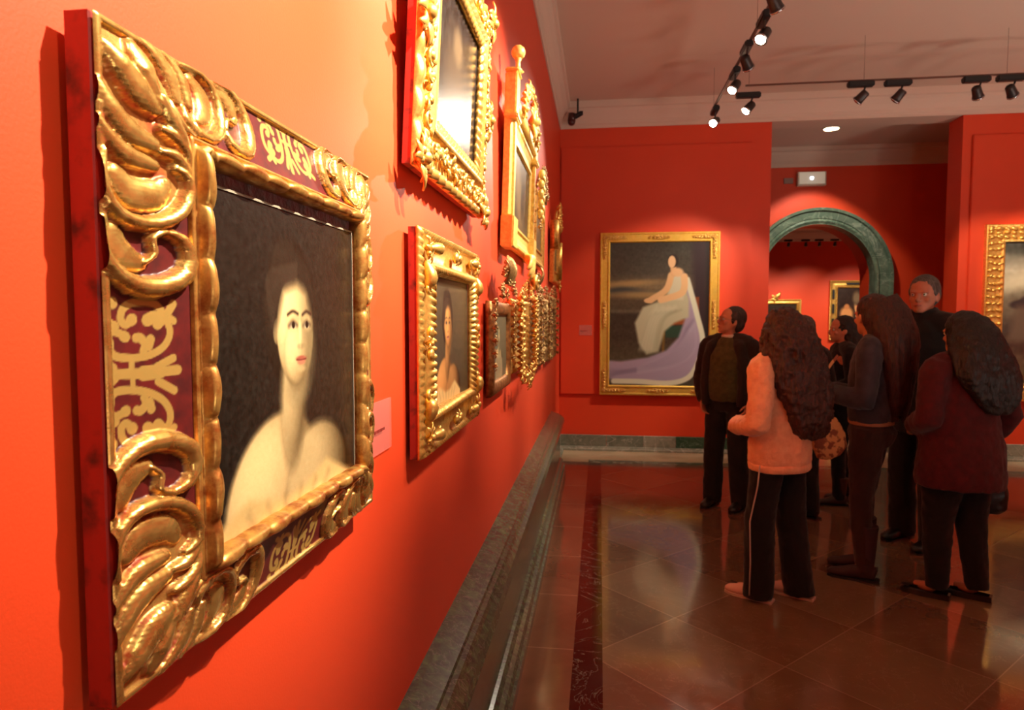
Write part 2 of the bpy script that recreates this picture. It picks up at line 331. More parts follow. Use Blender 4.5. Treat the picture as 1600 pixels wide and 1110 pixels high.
# raised hanging panels on the two back piers
def panelbm(x0, x1, z0, z1, y, t=.028, b=.006):
    bm = boxbm(x0, x1, y-t, y+.0, z0, z1); bmesh.ops.bevel(bm, geom=bm.edges[:], offset=b, segments=2, affect='EDGES'); return bm
struct('trim_2', panelbm(.016, 2.16, .665, 3.53, D), wall_m)
struct('trim_3', panelbm(4.44, 8.2, .665, 3.53, D), wall_m)
# cornice: one stepped profile swept round the ceiling edge of each wall
CP = [(0, HC), (.012, HC), (.014, HC+.03), (.03, HC+.045), (.034, HC+.08), (.06, HC+.13), (.09, HC+.17), (.095, HC+.2), (.118, HC+.21), (.12, HC+.25), (.12, H), (0, H)]
def sweep(prof, path_fn, n=2):
    bm = bmesh.new(); R = []
    for i in range(n): R.append([bm.verts.new(path_fn(i/(n-1), d, z)) for d, z in prof])
    for a, b in zip(R, R[1:]):
        for k in range(len(prof)): bm.faces.new((a[k], a[(k+1) % len(prof)], b[(k+1) % len(prof)], b[k]))
    bm.faces.new(R[0][::-1]); bm.faces.new(R[-1]); return bm
struct('trim_4', sweep(CP, lambda t, d, z: (d, YB+(D-d-YB)*t, z)), ceil_m)
struct('trim_5', sweep(CP, lambda t, d, z: (d+(XR-2*d)*t, D-d, z)), ceil_m)
CC = [(0, HC-.13), (.01, HC-.13), (.02, HC-.09), (.05, HC-.05), (.09, HC+.02), (.1, HC+.06), (.13, HC+.07), (.13, HC+.12), (0, HC+.12)]
struct('trim_6', sweep(CC, lambda t, d, z: (-1.5+(XR+1.5)*t, Y2-d, z)), ceil_m)

# arch wall (recess back) with a round-headed opening
AX, AR, AZ = 3.43, .76, 2.10
def arch_outline(r, zb=0, n=32, cx=AX):
    return [(cx-r, zb)]+[(cx-r*math.cos(PI*i/n), AZ+r*math.sin(PI*i/n)) for i in range(n+1)]+[(cx+r, zb)]
def archwall():
    bm = bmesh.new(); ol = arch_outline(AR); T = HC+.12
    for y in (Y2, Y2+.55):
        def q(*P): bm.faces.new([bm.verts.new((x, y, z)) for x, z in P])
        q((-1.5, 0), (AX-AR, 0), (AX-AR, AZ), (-1.5, AZ)); q((AX+AR, 0), (XR, 0), (XR, AZ), (AX+AR, AZ))
        q((-1.5, AZ), (AX-AR, AZ), (AX-AR, T), (-1.5, T)); q((AX+AR, AZ), (XR, AZ), (XR, T), (AX+AR, T))
        for a, b in zip(ol[1:-2], ol[2:-1]): q(a, b, (b[0], T), (a[0], T))
    for a, b in zip(ol, ol[1:]): bm.faces.new([bm.verts.new(p) for p in ((a[0], Y2, a[1]), (b[0], Y2, b[1]), (b[0], Y2+.55, b[1]), (a[0], Y2+.55, a[1]))])
    bmesh.ops.remove_doubles(bm, verts=bm.verts[:], dist=1e-5); return bm
struct('wall_recess', archwall(), wall_m)
struct('wall_recess_end', boxbm(-1.75, -1.5, D+TH, Y2+.55, 0, HC+.12), wall_m)
# green marble architrave: moulded section following the arch outline
def architrave():
    bm = bmesh.new(); sec = [(.0, .0), (.0, .05), (.025, .065), (.05, .05), (.06, .06), (.15, .075), (.165, .10), (.2, .105), (.205, .0)]
    n = 40; path = [('l', 0), ('l', 1)]+[('a', i/n) for i in range(1, n)]+[('r', 1), ('r', 0)]
    R = []
    for kk, t in path:
        row = []
        for d, h in sec:
            r = AR-.004+d
            if kk == 'l': p = (AX-r, AZ*t)
            elif kk == 'r': p = (AX+r, AZ*t)
            else: p = (AX-r*math.cos(PI*t), AZ+r*math.sin(PI*t))
            row.append(bm.verts.new((p[0], Y2-h, p[1])))
        R.append(row)
    for a, b in zip(R, R[1:]):
        for k in range(len(sec)): bm.faces.new((a[k], a[(k+1) % len(sec)], b[(k+1) % len(sec)], b[k]))
    bm.faces.new(R[0][::-1]); bm.faces.new(R[-1]); return bm
struct('trim_7', architrave(), arch_marble)
def reveal():
    bm = bmesh.new(); o1 = arch_outline(AR-.004, n=40); o2 = arch_outline(AR-.02, n=40)
    R = [[bm.verts.new((a[0], y, a[1])) for a, y in ((p, Y2-.045), (p, Y2+.16), (q, Y2+.16), (q, Y2-.045))] for p, q in zip(o1, o2)]
    for a, b in zip(R, R[1:]):
        for k in range(4): bm.faces.new((a[k], a[(k+1) % 4], b[(k+1) % 4], b[k]))
    bm.faces.new(R[0][::-1]); bm.faces.new(R[-1]); return bm
struct('trim_8', reveal(), arch_marble)
# room beyond the arch
struct('wall_far', boxbm(-1.75, 12.2, YF, YF+.25, 0, H), wall_m)
struct('wall_far_left', boxbm(-1.75, -1.5, Y2+.55, YF, 0, H), wall_m)
struct('wall_far_right', boxbm(12, 12.25, Y2+.55, YF, 0, H), wall_m)
struct('wall_far_front', boxbm(XR, 12.25, Y2+.3, Y2+.55, 0, H), wall_m)
struct('ceiling_far', boxbm(-1.75, 12.25, Y2+.55, YF+.25, H, H+.2), ceil_m)
struct('trim_9', sweep([(d*2.2, z) for d, z in CP], lambda t, d, z: (-1.5+13.5*t, YF-d, z)), ceil_m)

# floor: polished stone; tile layout in the material
def floor_mat():
    m = bpy.data.materials.new('polished_stone_floor'); m.use_nodes = True; nt = m.node_tree; b = nt.nodes['Principled BSDF']; N = nt.nodes.new; Lk = nt.links.new
    tc = N('ShaderNodeTexCoord'); sx = N('ShaderNodeSeparateXYZ'); Lk(tc.outputs['Object'], sx.inputs[0]); X, Y = sx.outputs[0], sx.outputs[1]
    def M(op, x, y=None, z=None):
        q = N('ShaderNodeMath'); q.operation = op
        for i, v in enumerate((x, y, z)):
            if v is None: continue
            if isinstance(v, (int, float)): q.inputs[i].default_value = v
            else: Lk(v, q.inputs[i])
        return q.outputs[0]
    def noise(s, d=6, dist=0):
        n = N('ShaderNodeTexNoise'); n.inputs['Scale'].default_value = s; n.inputs['Detail'].default_value = d; n.inputs['Distortion'].default_value = dist; n.inputs['Roughness'].default_value = .6; Lk(tc.outputs['Object'], n.inputs['Vector']); return n.outputs['Fac']
    def ramp(f, *st):
        r = N('ShaderNodeValToRGB'); e = r.color_ramp.elements
        for i, (p, c) in enumerate(st):
            q = e[i] if i < 2 else e.new(p)
            q.position = p; q.color = L4(c)
        Lk(f, r.inputs['Fac']); return r.outputs['Color']
    def mix(f, a, c):
        x = N('ShaderNodeMix'); x.data_type = 'RGBA'
        for i, v in ((0, f), (6, a), (7, c)):
            if isinstance(v, (int, float)): x.inputs[i].default_value = v
            elif isinstance(v, tuple): x.inputs[i].default_value = v
            else: Lk(v, x.inputs[i])
        return x.outputs[2]
    def inside(v, a, c): return M('MULTIPLY', M('GREATER_THAN', v, a), M('LESS_THAN', v, c))
    n1 = noise(2.2, 8, .6); n2 = noise(9, 8, 1.0)
    T = .62*math.sqrt(2)
    p = M('DIVIDE', M('ADD', X, Y), T); q = M('DIVIDE', M('SUBTRACT', Y, X), T)
    fp, fq = M('FRACT', p), M('FRACT', q); ip, iq = M('FLOOR', p), M('FLOOR', q)
    cb = N('ShaderNodeCombineXYZ'); Lk(ip, cb.inputs[0]); Lk(iq, cb.inputs[1]); wn = N('ShaderNodeTexWhiteNoise'); wn.noise_dimensions = '3D'; Lk(cb.outputs[0], wn.inputs['Vector'])
    chk = M('MODULO', M('ABSOLUTE', M('ADD', ip, iq)), 2)
    ta = ramp(n1, (.3, (112, 86, 64)), (.7, (132, 102, 78))); tb = ramp(n1, (.3, (100, 74, 56)), (.7, (120, 88, 66)))
    tile = mix(chk, ta, tb); tile = mix(M('MULTIPLY', wn.outputs['Value'], .35), tile, L4((92, 70, 58)))
    vein = ramp(noise(3.1, 7, 2.2), (.492, (0, 0, 0)), (.508, (0, 0, 0)), (.5, (255, 255, 255)))
    tile = mix(M('MULTIPLY', vein, .15), tile, L4((190, 160, 130)))
    g = .004; jm = M('MAXIMUM', M('MAXIMUM', M('LESS_THAN', fp, g), M('GREATER_THAN', fp, 1-g)), M('MAXIMUM', M('LESS_THAN', fq, g), M('GREATER_THAN', fq, 1-g)))
    tile = mix(M('MULTIPLY', jm, .8), tile, L4((150, 118, 96)))
    fy = M('FRACT', M('DIVIDE', Y, .62)); jy = M('LESS_THAN', fy, .007)
    strip1 = mix(M('MULTIPLY', jy, .8), ramp(n1, (.3, (104, 66, 48)), (.7, (128, 84, 62))), L4((176, 130, 104)))
    dark = mix(M('MULTIPLY', vein, .35), ramp(n2, (.35, (22, 14, 13)), (.7, (46, 22, 20))), L4((200, 176, 150)))
    beige = ramp(n1, (.3, (176, 152, 116)), (.7, (202, 182, 144)))
    grn = ramp(noise(6), (.4, (52, 72, 56)), (.6, (140, 138, 118)))
    c = mix(M('LESS_THAN', X, .362), tile, strip1)
    c = mix(inside(X, .362, .498), c, dark)
    yb = M('GREATER_THAN', Y, 7.24); c = mix(yb, c, beige)
    c = mix(M('MULTIPLY', inside(Y, 7.21, 7.36), M('GREATER_THAN', X, .362)), c, grn)
    c = mix(M('GREATER_THAN', Y, 8.2), c, tile)
    Lk(c, b.inputs['Base Color'])
    n4 = noise(5, 5, .8)
    rr = N('ShaderNodeMapRange'); rr.inputs['From Min'].default_value = .3; rr.inputs['From Max'].default_value = .7; rr.inputs['To Min'].default_value = .06; rr.inputs['To Max'].default_value = .15; Lk(n4, rr.inputs['Value']); Lk(rr.outputs['Result'], b.inputs['Roughness'])
    b.inputs['IOR'].default_value = 1.9
    u = N('ShaderNodeBump'); u.inputs['Strength'].default_value = .02; u.inputs['Distance'].default_value = .004; Lk(noise(3.5, 3), u.inputs['Height']); Lk(u.outputs['Normal'], b.inputs['Normal'])
    return m
struct('floor', boxbm(-1.75, 12.25, YB-.25, YF+.25, -.2, 0), floor_mat())

# skirtings
HS = .638; YS = 6.62
bm = sweep([(0, 0), (.145, 0), (.145, .05), (.128, .06), (.14, .09), (.13, .115), (.112, .125), (.118, .15), (.104, .17), (.09, .175), (.085, .46), (.098, .475), (.118, .485), (.112, .505), (.126, .52), (.134, .545), (.128, .572), (.11, .588), (.1, .60), (.085, .604), (.08, .612), (.02, HS-.006), (0, HS)],
           lambda t, d, z: (d, YB+(YS-YB)*t, z))
struct('baseboard_left', bm, ledge_marble)
LOW = [(0, 0), (.06, 0), (.06, .02), (.045, .03), (.04, .045), (.022, .05), (.022, .178), (.014, .183), (0, .183)]
struct('baseboard_corner', sweep(LOW, lambda t, d, z: (d, YS+(D-YS)*t, z)), pale_marble)
def slabs(nm, x0, x1, edges, mats):
    bm = bmesh.new(); e = [x0]+edges+[x1]
    for i, (a, b) in enumerate(zip(e, e[1:])):
        R = [[bm.verts.new((x, D-d, z)) for d, z in LOW[5:]+[(0, .05)]] for x in (a+.001, b-.001)]
        fs = [bm.faces.new((R[0][k], R[0][(k+1) % 5], R[1][(k+1) % 5], R[1][k])) for k in range(5)] + [bm.faces.new(R[0][::-1]), bm.faces.new(R[1])]
        for f in fs: f.material_index = i % len(mats)
    struct(nm, bm, mats)
slabs('baseboard_back', .022, OP0, [.56, .99, 1.36, 2.0], [grey_marble, grey_marble, pale_marble, dgreen_marble, grey_marble])
slabs('baseboard_back_east', OP1, XR, [4.9, 5.5, 6.4], [grey_marble, pale_marble, dgreen_marble])
struct('trim_10', sweep([(0, 0), (.06, 0), (.06, .02), (.045, .03), (.04, .045), (.02, .05), (0, .05)], lambda t, d, z: (.02+(OP0-.02)*t, D-d, z)), pale_marble)
struct('trim_11', sweep([(0, 0), (.06, 0), (.06, .02), (.045, .03), (.04, .045), (.02, .05), (0, .05)], lambda t, d, z: (OP1+(XR-OP1)*t, D-d, z)), pale_marble)
struct('baseboard_recess', sweep(LOW, lambda t, d, z: (AX+AR+.21+(XR-AX-AR-.21)*t, Y2-d, z)), dgreen_marble)

# ------------------------------------------------------------------ FRAMED PAINTINGS
def wall_frame(name, y, z, tilt=0, out=0, **k):           # origin = lower left corner as seen facing the left wall
    o = empty(name, (out, y, z), (tilt, 0, PI/2)); return o
# local axes: X along the wall, -Y out of the wall, Z up

# ---- hero frame
def hero():
    y0, y1, z0, z1 = .538, 1.227, 1.223, 1.844; W = y1-y0; Hh = z1-z0
    root = tag(wall_frame('framed_painting', y0, z0), 'nearest painting, woman on black ground in a broad carved gilt frame with maroon panels', 'painting')
    ring('frame_body', root, red_side, 0, W, 0, Hh, prof_of([(0, .013), (0, .0355), (.0015, .037), (.07, .037), (.07, .013)]), .05, False, 'red painted outer edge of the frame')
    # carved front, as a relief surface
    SW = .108; SR = .082; st = .0013
    # --- relief strokes traced on the left stile, stored as (across, along from the corner)
    def loc(p, X=None):
        q = wall_pt(p[0], p[1], .042+.016*min(1, max(0, (p[0]-150)/140))); return (q[1]-y0, z1-q[2])
    strokes = []
    def st_(pts, r, h, base=0., kind='round', n=14):
        P = smooth_curve([Vector((*loc(p), 0)) for p in pts], n)
        r = np.interp(np.linspace(0, 1, len(P)), np.linspace(0, 1, len(r)), r); h = np.interp(np.linspace(0, 1, len(P)), np.linspace(0, 1, len(h)), h)
        strokes.append((np.array([(q.x, q.y) for q in P]), r, h, base, kind))
    # stacked acanthus blades running down from the corner
    st_([(160, 60), (185, 95), (215, 140), (243, 168)], [.004, .013, .016, .009], [.010, .021, .022, .014])
    st_([(215, 75), (228, 105), (240, 150)], [.010, .016, .010], [.014, .021, .015])
    st_([(153, 120), (170, 160), (200, 200), (243, 225)], [.004, .011, .014, .008], [.010, .018, .020, .012])
    st_([(155, 180), (172, 210), (200, 240), (243, 258)], [.004, .008, .011, .007], [.010, .015, .018, .012])
    st_([(250, 150), (262, 180), (280, 215), (293, 240)], [.005, .009, .009, .004], [.018, .021, .018, .010])
    st_([(252, 200), (270, 212), (288, 236), (294, 262)], [.005, .008, .007, .004], [.015, .018, .015, .010])
    st_([(252, 236), (272, 244), (288, 268), (293, 290)], [.005, .008, .007, .004], [.015, .018, .015, .010])
    # first C scroll: wide cup
    st_([(162, 232), (160, 285), (178, 325), (210, 345), (245, 348), (275, 335), (290, 308), (289, 278), (272, 262)], [.004, .006, .0075, .008, .008, .008, .0075, .006, .004], [.013, .018, .021, .022, .022, .022, .021, .019, .014])
    st_([(185, 270), (210, 300), (245, 305), (262, 288)], [.010, .016, .015, .008], [.010, .013, .013, .008])
    # second C scroll with a small inner curl
    st_([(160, 340), (160, 385), (178, 420), (212, 444), (250, 448), (285, 432), (292, 400), (280, 372), (258, 362)], [.004, .006, .008, .010, .011, .011, .009, .007, .004], [.013, .018, .021, .023, .024, .023, .021, .018, .013])
    st_([(258, 362), (238, 370), (240, 395), (226, 410)], [.004, .0045, .0045, .003], [.016, .018, .018, .015])
    st_([(180, 360), (195, 395), (225, 410)], [.010, .015, .008], [.010, .013, .010])
    a = np.arange(0, W+1e-6, st); b = np.arange(0, Hh+1e-6, st); nA, nB = len(a), len(b)
    A, B = np.meshgrid(a, b)                      # u, v (v up)
    def relief(ac, al):
        hgt = np.zeros(ac.shape); cre = np.zeros(ac.shape)
        for P, r, h, base, kind in strokes:
            d = np.full(ac.shape, 9.); rr = np.zeros(ac.shape); hh = np.zeros(ac.shape)
            for i in range(len(P)-1):
                (x0, y0_), (x1, y1_) = P[i], P[i+1]; dx, dy = x1-x0, y1_-y0_; t = np.clip(((ac-x0)*dx+(al-y0_)*dy)/(dx*dx+dy*dy+1e-14), 0, 1)
                q = np.hypot(ac-x0-t*dx, al-y0_-t*dy)/(r[i]+(r[i+1]-r[i])*t); mk = q < d
                d = np.where(mk, q, d); hh = np.where(mk, h[i]+(h[i+1]-h[i])*t, hh)
            z = hh*np.sqrt(np.clip(1-d*d, 0, 1))**.9
            edge = (d > .86) & (d < 1.06)
            cre = np.where((z >= hgt-.002) & edge, 1., np.where(z > hgt, 0, cre)); hgt = np.maximum(hgt, z)
        return hgt, cre
    # evaluate once in stile coordinates, then sample for the four corners and both directions
    ga = np.arange(0, SW+.002, st*.75); gl = np.arange(0, .30, st*.75); GA, GL = np.meshgrid(ga, gl); RH, RC = relief(GA, GL)
    # flat gilt stencil in the maroon panel (photo shows it on the stile's middle)
    ST = []
    def s2(pts, r):
        q = [((130+x/3.965), (440+y/3.965)) for x, y in pts]
        P = smooth_curve([Vector((*loc(p), 0)) for p in q], 6*len(q)) if len(q) > 1 else [Vector((*loc(q[0]), 0))]*2
        ST.append((np.array([(v.x, v.y) for v in P]), r))
    for mir in (0, 1):
        f = (lambda P: [(x+(8 if mir else 0), 1150-y if mir else y) for x, y in P])
        s2(f([(226, 132), (227, 134)]), .0062)
        s2(f([(180, 236), (182, 237)]), .0048); s2(f([(215, 270), (190, 300), (240, 280)]), .006)
        s2(f([(345, 240), (310, 268), (280, 235), (290, 175), (335, 138), (400, 128), (470, 135), (510, 165), (545, 230)]), .0046)
        s2(f([(345, 240), (350, 236)]), .0066)
        s2(f([(545, 230), (568, 290), (565, 350), (530, 410), (470, 450), (400, 470), (320, 475), (240, 460), (205, 400), (200, 330), (240, 312), (290, 330)]), .0044)
        s2(f([(300, 340), (310, 345)]), .0060); s2(f([(185, 440), (205, 400), (190, 350)]), .0066)
        s2(f([(440, 240), (480, 220), (520, 230), (500, 260)]), .0072); s2(f([(560, 190), (585, 140)]), .0052); s2(f([(570, 230), (590, 245)]), .0045)
        s2(f([(375, 350), (400, 350), (430, 390), (420, 430)]), .0052); s2(f([(460, 360), (450, 400)]), .0056)
        s2(f([(350, 500), (350, 540)]), .0034); s2(f([(200, 500), (240, 545)]), .0040); s2(f([(500, 530), (590, 475)]), .0048)
    s2([(165, 583), (230, 580), (300, 575), (430, 570), (520, 560), (615, 548)], .0058); s2([(420, 570), (520, 556)], .0085); s2([(230, 545), (240, 600)], .0064)
    def stencil(ac, al):
        m_ = np.zeros(ac.shape)
        for P, r in ST:
            r = r*.82; d = np.full(ac.shape, 9.)
            for i in range(len(P)-1):
                (x0, y0_), (x1, y1_) = P[i], P[i+1]; dx, dy = x1-x0, y1_-y0_; t = np.clip(((ac-x0)*dx+(al-y0_)*dy)/(dx*dx+dy*dy+1e-14), 0, 1)
                d = np.minimum(d, np.hypot(ac-x0-t*dx, al-y0_-t*dy))
            m_ = np.maximum(m_, np.clip((r-d)/.0009+.5, 0, 1))
        return m_
    def samp(G, ac, al):
        i = np.clip((al/(st*.75)).astype(int), 0, G.shape[0]-1); j = np.clip((ac/(st*.75)).astype(int), 0, G.shape[1]-1)
        v = G[i, j]; return np.where((ac < SW) & (al < .30) & (ac >= 0), v, 0)
    dl, dr, db, dt = A, W-A, B, Hh-B
    Hm = np.zeros(A.shape); Cr = np.zeros(A.shape); Sg = np.zeros(A.shape)
    kq = SW/SR
    for ac, al, own in ((dl, dt, 1), (dl, db, 1), (dr, dt, 1), (dr, db, 1), (dt*kq, dl, 0), (dt*kq, dr, 0), (db*kq, dl, 0), (db*kq, dr, 0)):
        h_, c_ = samp(RH, ac, al), samp(RC, ac, al); h_ = h_ if own else h_*.8; own = (np.minimum(dl, dr) < SW-.004) if own else ((ac < SW) & (np.minimum(dl, dr) > .05))
        Cr = np.where(own & (h_ > Hm), c_, Cr); Hm = np.where(own, np.maximum(Hm, h_), Hm)
    mid = Hh/2
    sg = (dl < SW) & (np.abs(B-mid) < .16); Sg = np.where(sg, stencil(dl, dt), 0)
    sg = (dr < SW) & (np.abs(B-mid) < .16); Sg = np.maximum(Sg, np.where(sg, stencil(dr, dt), 0))
    for dd, cc in ((dt, A), (db, A)):
        sg = (dd < SR) & (np.abs(A-W/2) < .16); Sg = np.maximum(Sg, np.where(sg, stencil(dd*kq, cc-(W-Hh)/2), 0))
    dmin = np.minimum(np.minimum(dl, dr), np.minimum(db, dt))
    rail = np.where(dmin < .0085, .0045*np.sqrt(np.clip(1-((dmin-.0042)/.0045)**2, 0, 1))+.001, 0)
    # corner fields are all gilt: shallow ground between the blades
    alon = np.where(np.minimum(dl, dr) < SW-.004, np.minimum(db, dt), np.minimum(dl, dr))
    gilt = (alon < .16) | (dmin < .0085) | (Hm > .0012)
    # ripples and tool marks on the big lobes
    Hm = Hm*.60; base = np.maximum(rail, Hm)
    ramp = np.clip(np.minimum(np.minimum(dl, dr)/SW, np.minimum(db, dt)/SR), 0, 1); Z = .0375+base+.020*ramp**1.3
    keep = (np.minimum(dl, dr) < SW+.006) | (np.minimum(db, dt) < SR+.006)
    idx = -np.ones(A.shape, int); idx[keep] = np.arange(keep.sum())
    V = np.stack([A[keep], -Z[keep], B[keep]], 1)
    c00, c10, c11, c01 = idx[:-1, :-1], idx[:-1, 1:], idx[1:, 1:], idx[1:, :-1]; ok = (c00 >= 0) & (c10 >= 0) & (c11 >= 0) & (c01 >= 0)
    F = np.stack([c00[ok], c10[ok], c11[ok], c01[ok]], 1)
    me = bpy.data.meshes.new('carved_front'); me.from_pydata(V.tolist(), [], F.tolist())
    at = me.color_attributes.new('tone', 'FLOAT_COLOR', 'POINT'); col = np.zeros((len(V), 4)); col[:, 3] = 1
    maro = (~gilt).astype(float)
    bole = np.where(Cr > 0, .55, 0)+np.where((Hm < .0015) & gilt & (dmin > .0085), .35, 0)
    col[:, 0] = bole[keep]; col[:, 1] = maro[keep]; col[:, 2] = (Sg*maro)[keep]
    at.data.foreach_set('color', col.ravel().astype(np.float32)); me.materials.append(hero_m); me.shade_smooth()
    o = bpy.data.objects.new('carved_front', me); C.objects.link(o); o.parent = root; o['label'] = 'gilded carved scrolls with maroon stencilled panels'
    sm = o.modifiers.new('soft', 'SMOOTH'); sm.factor = .5; sm.iterations = 1
    # raised sight moulding
    lu0, lu1, lv0, lv1 = .103, W-.098, .077, Hh-.080
    def lp(s, k, L):
        ph = (s/.118) % 1; pad = max(0, math.sin(2*PI*ph)) if ph < .5 else .55*max(0, math.sin(2*PI*(ph-.5)))
        pad = pad**.45; hh = .070+.008*pad; o_ = .0115-.004*pad
        return [(0, .045), (0, .0600), (.0015, .0625), (.004, .0625), (.0055, .0605), (.0065, .060), (.0085, .063), (o_, hh-.004), (o_+.003, hh), (o_+.007, hh+.001), (.020+.003*pad, hh-.003), (.0225+.003*pad, .063), (.022, .036)]
    ring('sight_moulding', root, [hero_m if False else gold_lip], lu0, lu1, lv0, lv1, lp, .0035)
    bmv = boxbm(lu0+.015, lu1-.015, -.048, -.030, lv0+.015, lv1-.015)
    obj('velvet_liner', bmv, velvet_m, root, label='crimson velvet slip around the picture')
    cu0, cv0, cu1, cv1 = .672-y0, 1.322-z0, 1.098-y0, 1.722-z0
    p = portrait(cu1-cu0, cv1-cv0, bg=(26, 21, 17), skin=(216, 184, 128), hair=(40, 30, 22), dress=(190, 160, 104), low=(58, 40, 27), cx=.50, cy=.60, s=.20, n=340, turn=.16)
    canvas(p, cu0, cv0, .0545, root, oil_gloss, thick=.012)
    bm = bmesh.new()
    for (x0, x1, zz0, zz1) in ((cu0-.002, cu1+.002, cv1-.0005, cv1+.0022), (cu0-.002, cu1+.002, cv0-.0015, cv0+.0003), (cu1, cu1+.0015, cv0, cv1), (cu0-.0015, cu0, cv0, cv1)): box(bm, x0, x1, -.0560, -.043, zz0, zz1)
    obj('glass_edge', bm, mat('picture_edge', (150, 140, 120), .3), root)
gold_lip = gold_mat('lip_gilding', (240, 190, 100), (160, 88, 36), .28, sc=30)
hero()

# ---- generic carved frame builder
def frame(name, root, W, Hh, t, bw, m, style='plain', back=.0, seed=1, pic=None, oil=None, lip=.012, n=140):
    """t = thickness of the outer edge, bw = width of the moulding"""
    bt = back
    if style == 'plain':
        pf = prof_of([(0, bt), (0, t*.75), (bw*.08, t), (bw*.2, t), (bw*.28, t*.8), (bw*.55, t*.62), (bw*.8, t*.6), (bw*.86, t*.85), (bw*.95, t*.85), (bw, t*.6), (bw, bt)])
        step = .08
    elif style == 'beaded':
        def pf(s, k, L):
            b1 = abs(math.sin(PI*s/.022)); b2 = abs(math.sin(PI*s/.03+.4))
            return [(0, bt), (0, t*.6), (bw*.06, t*.72+b1*t*.22), (bw*.16, t*.66), (bw*.22, t*.55), (bw*.7, t*.62), (bw*.74, t*.8), (bw*.82, t*.85+b2*t*.3), (bw*.92, t*.8+b2*t*.3), (bw, t*.65), (bw, bt)]
        step = .0055
    elif style == 'scallop':
        def pf(s, k, L):
            b1 = abs(math.sin(PI*s/.075)); b2 = abs(math.sin(PI*s/.05+.4))
            return [(0, bt), (0, t*.5), (bw*.05-.006*b1, t*.6+b1*t*.25), (bw*.16, t*.7+b1*t*.2), (bw*.24, t*.45), (bw*.62, t*.45), (bw*.68, t*.95), (bw*.76, t*1.05), (bw*.80, t*.8), (bw*.88, t*.75+b2*t*.2), (bw+.006*b2, t*.6+b2*t*.12), (bw, bt)]
        step = .009
    elif style == 'half_round':
        pf = prof_of([(0, bt), (0, t*.4)]+[(bw*.5-bw*.5*math.cos(PI*i/8), t*.45+t*.55*math.sin(PI*i/8)) for i in range(1, 8)]+[(bw, t*.4), (bw, bt)]); step = .1
    elif style == 'rough':
        def pf(s, k, L):
            f = [abs(math.sin(s*61+k))*.6+abs(math.sin(s*37+k*2+seed))*.4, abs(math.sin(s*83+2+k)), abs(math.sin(s*47+k*3))]
            return [(0, bt), (0, t*.5), (bw*.06, t*(.6+.35*f[0])), (bw*.2, t*(.7+.4*f[1])), (bw*.34, t*(.6+.3*f[2])), (bw*.5, t*(.75+.35*f[0]*f[1])), (bw*.66, t*(.6+.35*f[1])), (bw*.8, t*.95), (bw*.9, t*(.8+.2*f[2])), (bw, t*.6), (bw, bt)]
        step = .008
    ring('frame', root, m, 0, W, 0, Hh, pf, step, style != 'plain')
    if pic is not None: canvas(pic, bw-.004, bw-.004, t*.45, root, oil or oil_m, thick=.01)

def abstract(w, h, cols, n=110):
    p = Pic(w, h, n); p.fill(cols[0], 4); r = random.Random(int(w*1000))
    for c in cols[1:]: p.ell(r.uniform(.3, .7), r.uniform(.25, .75), r.uniform(.12, .35), r.uniform(.1, .3), c, .9, r.uniform(-1, 1))
    return p

# F2 - large upper picture
bw = .15; W2, H2 = .88, .70
r = tag(wall_frame('framed_painting', 1.535, 1.935, .05, .012), 'dark painting with strong glare in an openwork gilt frame, high above the blouse portrait', 'painting')
pic = Pic(W2-2*bw+.008, H2-2*bw+.008, 150); pic.fill((34, 28, 26), 5); pic.ell(.45, .4, .25, .35, (70, 56, 44), .9); pic.ell(.5, .7, .1, .12, (96, 78, 58), .8)
frame('f', r, W2, H2, .05, bw, gold_far, 'scallop', back=.022, pic=pic, oil=oil_gloss)
ring('frame_side', r, red_side, .003, W2-.003, .003, H2-.003, prof_of([(0, 0), (0, .024), (.02, .024), (.02, 0)]), .1, False, label='red painted outer edge of the frame')
bm = bmesh.new(); rd = random.Random(3)
for side in range(4):
    L = (W2, H2, W2, H2)[side]; k = int(L/.062)
    for i in range(k+1):
        s = bw*.43+(L-bw*.86)*i/k
        c = {0: (s, -.028, bw*.43), 1: (W2-bw*.43, -.028, s), 2: (s, -.028, H2-bw*.43), 3: (bw*.43, -.028, s)}[side]
        curl(bm, c, .026, rd.uniform(0, 6), 1.1, .0075, .0045, .02, 12, rd.choice((-1, 1)))
        leaf(bm, c, rd.uniform(0, 6.28), .045, .010, .022, bend=rd.uniform(-1, 1))
        if i % 2 == 0: ball(bm, (c[0], c[1]-.014, c[2]), rd.uniform(.010, .016), sub=2)
for c in ((.02, -.03, .02), (W2-.02, -.03, .02), (W2-.02, -.03, H2-.02), (.02, -.03, H2-.02), (W2-.005, -.03, H2*.5), (.01, -.03, H2*.5)): cluster(bm, c, .075, 9, .022, int(c[0]*999+c[2]*77))
obj('carved_foliage', bm, gold_far, r, True)

